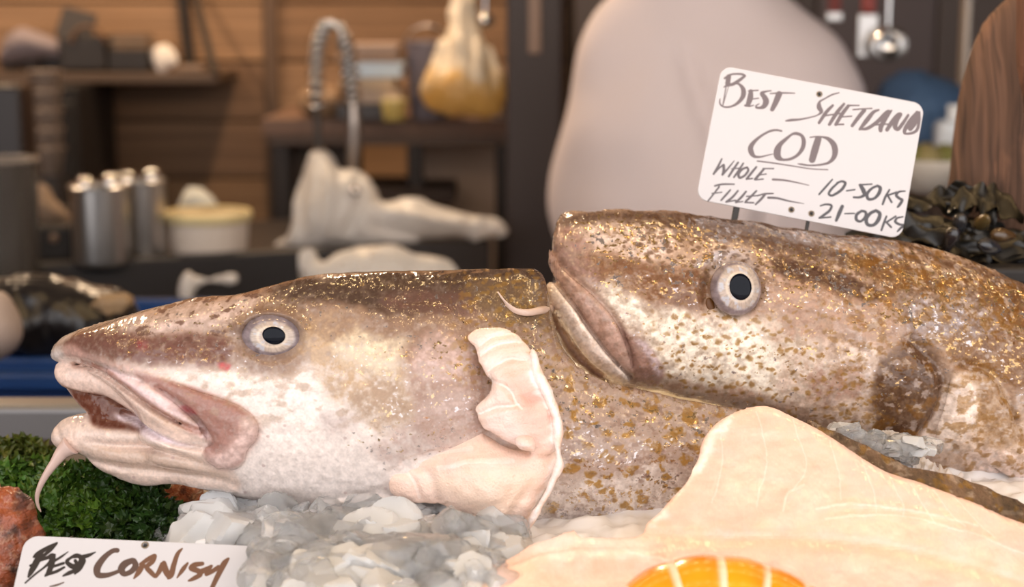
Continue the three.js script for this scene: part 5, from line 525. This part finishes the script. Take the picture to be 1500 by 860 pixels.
card('price_card', 'white handwritten card reading best shetland cod, whole and fillet prices', P(1050.5, 95, 0.872), P(1347, 151.5, 0.866), P(1020, 291, 0.862), [1050.5, 95], [1347, 151.5], [1020, 291], [[1194, 137], [1158, 306.5], [1187, 312]], (x) => {
  const g = '#6b6064', k = '#46444a';
  brush(x, g, [[[265, 185, 58], [255, 270, 62]], [[238, 300, 16], [205, 545, 14]], [[268, 310, 10], [210, 535, 8]], [[215, 205, 25], [280, 160, 25], [370, 148, 25], [440, 155, 28], [468, 172, 30]], [[468, 175, 30], [400, 230, 40], [320, 280, 40], [250, 295, 32], [210, 318, 14]], [[330, 270, 15], [390, 275, 25], [440, 320, 45], [460, 380, 60], [450, 440, 55], [400, 510, 40], [320, 560, 26], [240, 572, 22], [190, 555, 20], [165, 520, 18], [165, 470, 14]], [[550, 370, 50], [545, 450, 70], [520, 540, 56]], [[520, 365, 18], [640, 357, 16]], [[560, 470, 16], [650, 458, 16]], [[485, 550, 28], [540, 560, 20], [590, 548, 14]], [[805, 362, 14], [740, 372, 24], [685, 395, 40], [720, 440, 60], [745, 500, 72], [720, 560, 56], [670, 580, 32], [625, 575, 26], [622, 555, 20], [655, 530, 14]], [[795, 398, 16], [940, 390, 22], [1100, 393, 14]], [[905, 405, 76], [870, 500, 68], [825, 600, 52]], [[1000, 745, 18], [1060, 735, 32], [1180, 725, 24], [1300, 700, 18], [1376, 680, 16]]], 1030, 90, 8.6);
  brush(x, g, [[[280, 128, 14], [200, 150, 20], [100, 205, 20], [40, 245, 28], [35, 310, 58], [65, 370, 40], [30, 405, 20], [-2, 421, 16]], [[205, 290, 32], [130, 370, 44], [40, 510, 36]], [[345, 270, 32], [260, 380, 48], [170, 530, 38]], [[110, 420, 20], [200, 405, 20], [310, 390, 20]], [[400, 295, 40], [330, 390, 48], [250, 530, 40]], [[400, 290, 24], [470, 288, 18], [535, 288, 16]], [[310, 435, 20], [445, 425, 16]], [[240, 532, 24], [345, 528, 20]], [[460, 342, 18], [580, 332, 18], [695, 326, 18]], [[600, 350, 50], [530, 440, 48], [455, 545, 40]], [[780, 345, 24], [720, 370, 40], [640, 470, 56], [550, 590, 32]], [[560, 590, 24], [640, 580, 40], [760, 500, 46], [880, 390, 66], [905, 368, 50], [870, 450, 48], [812, 560, 58], [810, 605, 46]], [[720, 540, 18], [820, 525, 20], [920, 525, 20]], [[940, 352, 18], [880, 460, 30]], [[890, 595, 46], [950, 500, 56], [1030, 405, 52], [1052, 400, 46], [1010, 470, 58], [990, 560, 56], [1022, 588, 46], [1080, 520, 44], [1150, 410, 32]], [[1260, 372, 36], [1180, 480, 56], [1110, 600, 46], [1112, 640, 30], [1200, 636, 32], [1258, 600, 38], [1288, 480, 36], [1288, 374, 30]], [[1250, 410, 60], [1230, 500, 70], [1180, 580, 60]]], 1190, 120, 8.6);
  brush(x, g, [[[520, 100, 22], [460, 88, 26], [380, 100, 28], [270, 160, 30], [180, 240, 45], [140, 310, 62], [150, 370, 62], [190, 420, 38], [260, 428, 24], [330, 412, 18], [420, 390, 10]], [[650, 140, 25], [590, 190, 38], [500, 280, 60], [475, 350, 84], [480, 420, 78], [540, 460, 34], [640, 452, 34], [730, 400, 38], [790, 310, 50], [800, 220, 50], [770, 155, 38], [700, 130, 38], [650, 140, 28]], [[980, 200, 80], [945, 330, 88], [912, 460, 80]], [[880, 178, 16], [960, 168, 18], [1040, 175, 25], [1110, 200, 45], [1175, 270, 68], [1195, 350, 70], [1180, 430, 55], [1120, 495, 34], [1000, 525, 24], [860, 530, 20], [790, 520, 24], [735, 512, 10]], [[230, 480, 18], [400, 500, 18], [700, 545, 16], [900, 575, 15], [1110, 585, 14]], [[430, 710, 28], [560, 718, 24], [700, 742, 18], [880, 782, 9]]], 1080, 180, 8.6);
  brush(x, '#5c555a', [[[300, 110, 20], [260, 200, 28], [205, 300, 26]], [[215, 290, 18], [290, 210, 20], [325, 185, 28]], [[325, 190, 32], [330, 260, 36], [315, 310, 26]], [[320, 310, 20], [390, 220, 22], [455, 135, 12]], [[505, 155, 25], [450, 240, 28], [395, 330, 26]], [[570, 165, 22], [520, 250, 28], [460, 340, 24]], [[430, 235, 16], [530, 225, 16]], [[620, 215, 24], [560, 240, 28], [515, 300, 34], [530, 345, 30], [590, 320, 28], [635, 250, 28], [620, 215, 24]], [[735, 210, 25], [680, 280, 30], [620, 360, 30]], [[615, 365, 22], [690, 355, 16]], [[830, 235, 26], [770, 310, 32], [725, 365, 32]], [[820, 230, 20], [950, 230, 16]], [[780, 310, 18], [860, 298, 14]], [[725, 372, 24], [825, 362, 14]], [[225, 450, 22], [310, 430, 24], [465, 428, 18]], [[280, 460, 22], [215, 550, 22], [150, 635, 20]], [[195, 545, 16], [315, 530, 16]], [[420, 500, 20], [370, 560, 26], [310, 630, 22]], [[515, 510, 22], [450, 590, 28], [375, 650, 26]], [[375, 650, 22], [490, 630, 18]], [[615, 520, 24], [560, 590, 30], [495, 655, 26]], [[495, 655, 20], [580, 645, 14]], [[745, 510, 22], [690, 570, 28], [620, 640, 26], [610, 655, 24]], [[625, 580, 18], [760, 570, 16]], [[610, 655, 20], [715, 660, 20]], [[760, 570, 18], [850, 548, 22], [955, 542, 16]], [[850, 560, 30], [800, 620, 30], [740, 680, 22]], [[895, 595, 28], [1000, 600, 26], [1150, 635, 20], [1340, 668, 8]]], 1020, 220, 8.6);
  brush(x, k, [[[310, 148, 18], [240, 230, 26], [150, 335, 24]], [[370, 190, 24], [430, 172, 28], [470, 190, 32], [440, 260, 36], [370, 320, 32], [300, 350, 28], [270, 330, 28], [300, 270, 30], [380, 190, 24]], [[490, 290, 26], [590, 275, 14]], [[645, 215, 22], [800, 205, 18]], [[660, 220, 40], [700, 290, 52], [710, 340, 40], [650, 370, 28], [580, 370, 26]], [[870, 225, 30], [800, 260, 30], [745, 330, 38], [760, 390, 36], [830, 385, 32], [890, 320, 42], [905, 250, 40], [870, 225, 30]], [[1020, 275, 22], [970, 370, 30], [940, 455, 26]], [[1110, 305, 26], [1000, 345, 22]], [[1000, 345, 25], [1050, 430, 26]], [[1215, 290, 16], [1140, 300, 26], [1105, 340, 34], [1150, 385, 34], [1180, 400, 32], [1150, 460, 36], [1125, 492, 22]], [[170, 478, 20], [240, 460, 24], [305, 475, 28], [290, 530, 32], [220, 590, 32], [160, 630, 24]], [[160, 632, 22], [300, 618, 18]], [[440, 485, 42], [405, 570, 46], [370, 660, 34]], [[475, 575, 18], [590, 572, 18]], [[680, 540, 30], [620, 590, 38], [620, 650, 36], [670, 670, 30], [730, 610, 34], [730, 555, 32], [680, 540, 30]], [[860, 535, 36], [790, 570, 40], [740, 640, 46], [760, 710, 40], [830, 715, 38], [890, 650, 48], [905, 570, 42], [860, 535, 36]], [[990, 605, 22], [960, 690, 30], [930, 780, 24]], [[1105, 605, 24], [990, 680, 22]], [[990, 680, 26], [1050, 740, 26]], [[1195, 610, 16], [1120, 630, 26], [1100, 670, 32], [1150, 705, 30], [1200, 715, 24], [1160, 760, 30], [1130, 792, 20]]], 1180, 245, 8.6); }, 0, [[0.2, 0.014, 0.0035], [0.55, 0.014, 0.002]]);
{ const TL = P(39, 785, 0.70), TR = P(397, 801.5, 0.70), dn = UPV.clone().multiplyScalar(-Math.cos(0.58)).addScaledVector(FWD, -Math.sin(0.58)).multiplyScalar(0.072).addScaledVector(RIGHT, -0.0032), pBL = [39 - 21, 785 + 76];
  // photo vector for one card height, from the slope of the card's sides
  const bl = TL.clone().add(dn), dd = bl.clone().sub(CAM), dep = dd.dot(FWD), pb = [750 + dd.dot(RIGHT) / dep * FPX, 430 - dd.dot(UPV) / dep * FPX];
  card('price_card', 'white handwritten card reading best cornish in front of the parsley', TL, TR, bl, [39, 785], [397, 801.5], [pb[0] + 16, pb[1] - 8], [[214, 799]], (x) => {
    brush(x, '#1d1516', [[[460, 130, 20], [350, 190, 40], [230, 270, 50], [185, 305, 20]], [[265, 260, 60], [220, 370, 70], [165, 480, 56], [135, 545, 24]], [[450, 140, 30], [380, 220, 40], [280, 310, 30]], [[250, 345, 40], [360, 310, 40], [410, 290, 56], [390, 360, 40], [320, 430, 24], [220, 510, 22], [100, 620, 18]], [[150, 410, 20], [230, 370, 30]], [[435, 280, 30], [410, 380, 60], [370, 500, 48], [335, 535, 20]], [[410, 370, 30], [520, 300, 24], [600, 240, 8]], [[430, 420, 30], [550, 380, 30]], [[350, 520, 32], [470, 480, 34], [560, 430, 24]], [[740, 290, 40], [700, 290, 50], [640, 310, 30], [590, 360, 40], [660, 420, 56], [740, 410, 70], [775, 350, 76], [740, 440, 60], [690, 510, 18]], [[690, 350, 34], [720, 400, 40]], [[550, 535, 18], [620, 500, 42], [690, 470, 40]], [[740, 305, 40], [830, 290, 42], [930, 245, 12]]], 30, 780, 8.333, 1.15);
    brush(x, '#513c35', [[[1195, 222, 52], [1150, 225, 50], [1080, 270, 55], [1000, 360, 68], [955, 450, 76], [970, 520, 66], [1050, 530, 56], [1150, 505, 44], [1210, 480, 40]], [[1380, 345, 56], [1290, 390, 76], [1250, 450, 76], [1280, 510, 56], [1370, 480, 56], [1420, 410, 66], [1400, 350, 56]], [[400, 663, 14], [480, 645, 20], [560, 615, 12]]], 30, 780, 8.333, 1.15);
    brush(x, '#6a4733', [[[210, 330, 46], [170, 400, 46], [125, 462, 14]], [[190, 320, 30], [280, 260, 40], [330, 235, 32], [310, 290, 40], [250, 350, 40], [290, 400, 44], [330, 440, 36]], [[400, 320, 35], [380, 380, 44], [340, 445, 28]], [[420, 310, 42], [440, 390, 56], [470, 445, 46]], [[600, 165, 15], [560, 210, 34], [520, 320, 44], [490, 430, 46], [460, 466, 14]], [[655, 310, 18], [610, 370, 38], [550, 455, 12]], [[800, 315, 36], [720, 330, 46], [690, 360, 46], [760, 390, 48], [780, 420, 42], [720, 460, 38], [665, 485, 18]], [[770, 400, 46], [850, 370, 46], [890, 340, 26]], [[840, 420, 36], [900, 390, 38], [960, 350, 38]], [[1060, 265, 22], [1020, 310, 48], [960, 420, 46], [900, 540, 38], [880, 580, 30]]], 180, 780, 6.818, 1.15); }, 0, [[0.5, 0.016, 0.003]]); }

// ---------------------------------------------------------------- parsley
const leafMats = [0x35561c, 0x456a24, 0x2c4a1c, 0x4a5a22].map((c) => std(c, 0.42, { vertexColors: true, side: THREE.DoubleSide })), stemMat = std(0x6f8f4a, 0.5);
const leafVariants = Array.from({ length: 6 }, (_, s) => { const r = rng(500 + s), pos = [0, 0, 0], idx = [], n = 11; for (let i = 0; i < n; i++) { const a = i / n * 6.283, q = 0.55 + 0.1 * r(), z = (i % 2 ? 0.12 : -0.02) + 0.1 * r(); pos.push(Math.cos(a) * q, z, Math.sin(a) * q); } for (let i = 0; i < n; i++) { const a = (i + 0.25) / n * 6.283, q = 0.8 + 0.3 * r(), z = (i % 2 ? 1.1 : 0.1) * (0.6 + 0.6 * r()); pos.push(Math.cos(a) * q, z, Math.sin(a) * q); } for (let i = 0; i < n; i++) { const a = 1 + i, b = 1 + (i + 1) % n, c = a + n, d = b + n; idx.push(0, b, a, a, b, c, b, d, c); } const g = new THREE.BufferGeometry(); g.setAttribute('position', new THREE.Float32BufferAttribute(pos, 3)); g.setIndex(idx); return g.toNonIndexed(); });
function parsley(label, base, tips, seed, n, mat) { const r = rng(seed), g = thing('parsley_sprig', label, 'parsley', base, 'curly parsley'), stems = [], L = leafVariants.map((v) => v.attributes.position.array), out = [], tone = []; const q = new THREE.Quaternion(), v = new THREE.Vector3(), e = new THREE.Euler();
  for (const t of tips) { const b = t.clone().sub(base), mid = b.clone().multiplyScalar(0.5).add(new THREE.Vector3((r() - 0.5) * 0.006, 0.004, (r() - 0.5) * 0.006)); stems.push(taper([new THREE.Vector3(0, 0, 0), mid, b], [0.0011, 0.0009, 0.0006], 8, 6)); const rad = 0.0105 + 0.005 * r();
    for (let k = 0; k < n; k++) { const d = new THREE.Vector3(r() - 0.5, r() - 0.5, r() - 0.5).normalize().multiplyScalar(rad * Math.cbrt(0.15 + 0.85 * r())), s = 0.0022 + 0.0022 * r(); d.y *= 0.8; const c = b.clone().add(d); q.setFromUnitVectors(new THREE.Vector3(0, 1, 0), d.clone().normalize()); q.multiply(new THREE.Quaternion().setFromEuler(e.set((r() - 0.5) * 1.6, r() * 6, (r() - 0.5) * 1.6))); const a = L[Math.floor(r() * 6)], tn = 0.55 + 0.9 * r() * r() + 0.3 * r(), yl = r() * 0.35; for (let i = 0; i < a.length; i += 3) { v.set(a[i], a[i + 1], a[i + 2]).multiplyScalar(s).applyQuaternion(q).add(c); out.push(v.x, v.y, v.z); tone.push(tn * (1 + yl), tn, tn * (1 - yl)); } if (k % 9 === 0) stems.push(taper([b.clone().multiplyScalar(0.9), b.clone().lerp(c, 0.5), c], [0.0006, 0.0005, 0.0003], 3, 5)); } }
  const f = new THREE.BufferGeometry(); f.setAttribute('position', new THREE.Float32BufferAttribute(out, 3)); f.setAttribute('color', new THREE.Float32BufferAttribute(tone, 3)); f.computeVertexNormals(); part('foliage', f, mat, g); part('stem', merged(stems), stemMat, g); return g; }
{ const Q = (a) => a.map(([x, y, d]) => P(x, y, d)), B = (px, py, y = 1.08) => onLevel(px, py, y);
  parsley('green curly parsley sprig hanging under the chin barbel', P(120, 800, 0.80), Q([[95, 712, 0.80], [120, 728, 0.795], [80, 740, 0.79], [135, 755, 0.785], [100, 768, 0.78]]), 31, 100, leafMats[1]);
  parsley('dark curly parsley sprig under the lower jaw', P(170, 815, 0.80), Q([[140, 700, 0.80], [165, 730, 0.795], [190, 745, 0.79], [160, 765, 0.785], [205, 770, 0.785], [135, 725, 0.80]]), 32, 100, leafMats[0]);
  parsley('dark curly parsley sprig beside the ice', P(205, 815, 0.785), Q([[212, 735, 0.79], [228, 758, 0.78], [240, 775, 0.775], [200, 722, 0.8], [185, 775, 0.78]]), 33, 95, leafMats[2]);
  parsley('yellowish curly parsley sprig behind the rough brown shell', P(20, 740, 0.84), Q([[8, 668, 0.86], [35, 664, 0.86], [58, 676, 0.855], [20, 690, 0.85], [-12, 680, 0.85]]), 34, 95, leafMats[3]);
  parsley('green curly parsley sprig lying against the rough brown shell', P(40, 790, 0.80), Q([[48, 705, 0.82], [70, 725, 0.80], [10, 708, 0.82], [62, 760, 0.775]]), 35, 90, leafMats[1]); }

// ---------------------------------------------------------------- shells beside the parsley
const shellTex = (seed) => dataTex(512, 512, (u, v) => { const a = fbm(u * 9, v * 9, 5, seed), b = fbm(u * 26, v * 26, 3, seed + 5); let c = mixc([92, 52, 40], [150, 76, 44], sst(0.35, 0.65, a)); c = mixc(c, [186, 150, 130], sst(0.6, 0.72, b) * 0.5); return mixc(c, [58, 40, 36], sst(0.58, 0.7, 1 - a) * 0.7); });
lump('crab_shell', 'rough red brown crab shell next to the best cornish card', 'crab shell', 0.72, [[-70, 900], [-80, 780], [-50, 728], [-5, 714], [30, 722], [46, 742], [52, 768], [64, 792], [58, 840], [40, 900]], new THREE.MeshPhysicalMaterial({ map: shellTex(3), roughness: 0.35, clearcoat: 0.3, bumpMap: fineBump, bumpScale: 0.0008 }), { t: 20, cell: 1.2, amp: 2.2, freq: 7 });
lump('crab_shell', 'orange brown crab shell half hidden under the cod throat', 'crab shell', 0.835, [[196, 790], [200, 716], [225, 704], [270, 706], [300, 722], [300, 780], [250, 800]], new THREE.MeshPhysicalMaterial({ map: shellTex(9), roughness: 0.4, bumpMap: fineBump, bumpScale: 0.0008 }), { t: 18, cell: 1.4, amp: 2, freq: 7 });

// ---------------------------------------------------------------- prawn on the fillet
{ const d = 0.614, g = modelGroup('cooked_prawn', 'orange cooked prawn with white bands lying on the fillet', 'prawn', d), path = [[905, 1000], [925, 955], [960, 915], [1005, 896], [1055, 892], [1105, 902], [1155, 922], [1205, 948], [1250, 975]].map(([x, y]) => local(x, y, 0, d)), c = new THREE.CatmullRomCurve3(path), n = 8, or = phy(0xffffff, 0.22, { clearcoat: 0.7, vertexColors: true }), rad = (t) => 0.0205 * Math.sin(Math.PI * clamp(0.12 + 0.76 * t)) ** 0.35;
  for (let k = 0; k < n; k++) { const pos = [], col = [], idx = [], S = 10, R = 22, t0 = k / n, t1 = (k + 1.12) / n; for (let i = 0; i <= S; i++) { const s = i / S, t = Math.min(0.9999, lerp(t0, t1, s)), p = c.getPoint(t), T = c.getTangent(t), N = new THREE.Vector3(0, 0, 1), Bn = new THREE.Vector3().crossVectors(T, N), r = rad(t) * (1 + 0.03 * Math.sin(Math.PI * Math.min(1, s * 1.15)) - 0.015 * (s > 0.9 ? 1 : 0)); for (let j = 0; j <= R; j++) { const a = j / R * 6.2832, v = p.clone().addScaledVector(N, Math.cos(a) * r * 0.95).addScaledVector(Bn, Math.sin(a) * r); pos.push(v.x, v.y, v.z); const w = sst(0.74, 0.84, s + 0.06 * n2(a * 2, k, 3)), m = n2(a * 3, s * 3 + k * 5, 9), cc = new THREE.Color().setRGB(lerp(0.88, 0.95, w), lerp(0.26 + 0.12 * m, 0.72, w), lerp(0.008, 0.5, w)); col.push(cc.r, cc.g, cc.b); } } for (let i = 0; i < S; i++) for (let j = 0; j < R; j++) { const a = i * (R + 1) + j; idx.push(a, a + 1, a + R + 1, a + 1, a + R + 2, a + R + 1); } const sg = new THREE.BufferGeometry(); sg.setAttribute('position', new THREE.Float32BufferAttribute(pos, 3)); sg.setAttribute('color', new THREE.Float32BufferAttribute(col, 3)); sg.setIndex(idx); sg.computeVertexNormals(); part('shell_segment', sg, or, g); }
  for (let k = 0; k < 3; k++) { const a = path[0].clone(), e = local(895 + (k - 1) * 22, 1060 + Math.abs(k - 1) * -8, 0, d); part('tail_fan', taper([a, a.clone().lerp(e, 0.5), e], [0.005, 0.010, 0.003], 12, 12, 0.35), phy(0xd8621c, 0.3, { clearcoat: 0.5 }), g); } part('head', taper([path[8], local(1300, 1000, 0, d), local(1350, 1020, 0, d)], [0.019, 0.016, 0.003], 16, 18), phy(0xd8641c, 0.25, { clearcoat: 0.6 }), g); rebase(g); }

// ---------------------------------------------------------------- driftwood and seaweed behind the closed mouth cod
{ const p = P(1440, 340, 1.02), g = thing('display_riser', 'dark riser block behind the closed mouth cod', 'riser', new THREE.Vector3(0.34, 1.07, -0.965)), h = P(1400, 372, 0.98).y - 1.07; part('block', rbox(0.34, h, 0.10, 0.006, 0.02, h / 2, 0), std(0x1a1716, 0.6), g); part('ledge', rbox(0.36, 0.012, 0.12, 0.004, 0.02, h - 0.004, 0), std(0x201b19, 0.6), g); }
const driftTex = dataTex(512, 1024, (u, v) => { const wv = fbm(u * 3, v * 2.2, 3, 5) * 0.16, g = fbm((u + wv) * 34, v * 2.4, 4, 7), h = fbm(u * 7, v * 6, 4, 21); let c = mixc([92, 68, 55], [116, 87, 71], sst(0.3, 0.7, g)); c = mixc(c, [150, 108, 84], sst(0.58, 0.74, h) * 0.5); return mixc(c, [54, 40, 34], sst(0.6, 0.75, fbm((u + wv) * 70, v * 4, 3, 33)) * 0.6); });
{ const d = 1.0; const mk = (name, label, d, poly, tint, seed, t) => { const g = modelGroup(name, label, 'driftwood', d, 'driftwood'); const bx = [Math.min(...poly.map((q) => q[0])) - 14, Math.min(...poly.map((q) => q[1])) - 14, Math.max(...poly.map((q) => q[0])) + 14, Math.max(...poly.map((q) => q[1])) + 14]; part('plank', sculpt({ d0: d, cell: 1.3, box: bx, zr: [-t * 1.5 - 4, t * 1.5 + 4], sym: false, pillows: [{ poly, t }], noise: (x, y, z) => (fbm(x / 2.2 + 60 + n2(x / 20, y / 40, 3) * 3, y / 45 + 60, 3, seed) - 0.5) * 1.5 + (n3(x / 12 + 9, y / 20 + 9, z / 12) - 0.5) * 2 }), new THREE.MeshStandardMaterial({ map: driftTex, color: tint, roughness: 0.85 }), g); rebase(g); };
  mk('driftwood_piece', 'weathered brown driftwood plank with rounded top standing in seaweed', 1.0, [[1386, 372], [1388, 280], [1393, 235], [1400, 170], [1412, 112], [1428, 60], [1450, 25], [1475, 2], [1500, -14], [1530, -20], [1556, 10], [1566, 90], [1568, 220], [1560, 372]], 0xffffff, 5, 17);
  mk('driftwood_piece', 'smooth paler driftwood piece overlapping the weathered plank', 0.93, [[1512, 372], [1506, 250], [1500, 160], [1492, 100], [1490, 40], [1494, -30], [1510, -60], [1545, -70], [1580, -20], [1590, 200], [1580, 372]], 0xf0d6c8, 15, 14); }
{ const r = rng(77), mats = [phy(0x0c0b0a, 0.34), phy(0x13110e, 0.38), phy(0x1c1812, 0.4)];
  const frond = (a, b, w, lift, m, seed) => { const q = rng(seed), S = 26, U = 4, pos = [], idx = [], mid = a.clone().lerp(b, 0.5).add(new THREE.Vector3((q() - 0.5) * 0.02, lift, (q() - 0.5) * 0.02)), c = new THREE.QuadraticBezierCurve3(a, mid, b), dir = b.clone().sub(a).normalize(), side = new THREE.Vector3((q() - 0.5) * 0.5, 0.9, 0.5 + q() * 0.5).cross(dir).normalize(), nrm = dir.clone().cross(side); for (const s of [1, -1]) for (let i = 0; i <= S; i++) { const t = i / S, p = c.getPoint(t), ww = w * Math.sin(Math.PI * (0.08 + 0.88 * t)) ** 0.5; for (let j = 0; j <= U; j++) { const v = j / U - 0.5, e = Math.sin(t * 17 + seed) * 0.0025 * Math.abs(v) * 2 + Math.sin(t * 9 + v * 5 + seed) * 0.002; const o = p.clone().addScaledVector(side, v * ww).addScaledVector(nrm, e + s * 0.0004); pos.push(o.x, o.y, o.z); } } const W = U + 1, n = (S + 1) * W; for (let i = 0; i < S; i++) for (let j = 0; j < U; j++) { const k = i * W + j; idx.push(k, k + 1, k + W, k + 1, k + W + 1, k + W, n + k, n + k + W, n + k + 1, n + k + 1, n + k + W, n + k + W + 1); } const g = new THREE.BufferGeometry(); g.setAttribute('position', new THREE.Float32BufferAttribute(pos, 3)); g.setIndex(idx); g.computeVertexNormals(); single('seaweed_frond', g, m, 'dark wet seaweed frond heaped at the foot of the driftwood', 'seaweed', 'seaweed at the driftwood'); };
  for (let k = 0; k < 34; k++) { const x = 1322 + r() * 200, base = 330 + (x - 1330) * 0.22, d = 0.93 + r() * 0.08; frond(P(x - 50 - r() * 50, base + r() * 30, d), P(x + 50 + r() * 60, base - 4 + r() * 40, d + (r() - 0.5) * 0.03), 0.010 + r() * 0.010, 0.002 + r() * 0.010, mats[Math.floor(r() * 3)], 900 + k); }
  frond(P(1398, 318, 0.955), P(1412, 268, 0.96), 0.02, 0.004, mats[2], 61); frond(P(1392, 300, 0.95), P(1460, 322, 0.945), 0.022, 0.018, mats[1], 62); frond(P(1430, 300, 0.95), P(1500, 318, 0.95), 0.026, 0.012, mats[2], 63); frond(P(1330, 298, 0.97), P(1420, 306, 0.96), 0.02, 0.006, mats[0], 64);
  for (const [px, py, d, c] of [[1440, 325, 0.93, 0x5a4a2c], [1470, 345, 0.925, 0x4a3620], [1405, 330, 0.925, 0x2b2c30], [1450, 362, 0.915, 0x24262c], [1392, 352, 0.92, 0x262326]]) { const s = new THREE.SphereGeometry(1, 24, 16); const q = s.attributes.position; for (let i = 0; i < q.count; i++) { const x = q.getX(i); q.setXYZ(i, x * 0.009, q.getY(i) * 0.0042 * (1 - 0.35 * x), q.getZ(i) * 0.0045 * (1 - 0.2 * x)); } s.computeVertexNormals(); const m = single('seaweed_bladder', s, phy(c, 0.2, { clearcoat: 0.5 }), 'glossy seaweed bladder among the dark fronds', 'seaweed', 'seaweed bladders'); m.position.copy(P(px, py, d)); m.rotation.set(px, 0.4, (px % 7) * 0.3); } }
renderer.render(scene, camera);
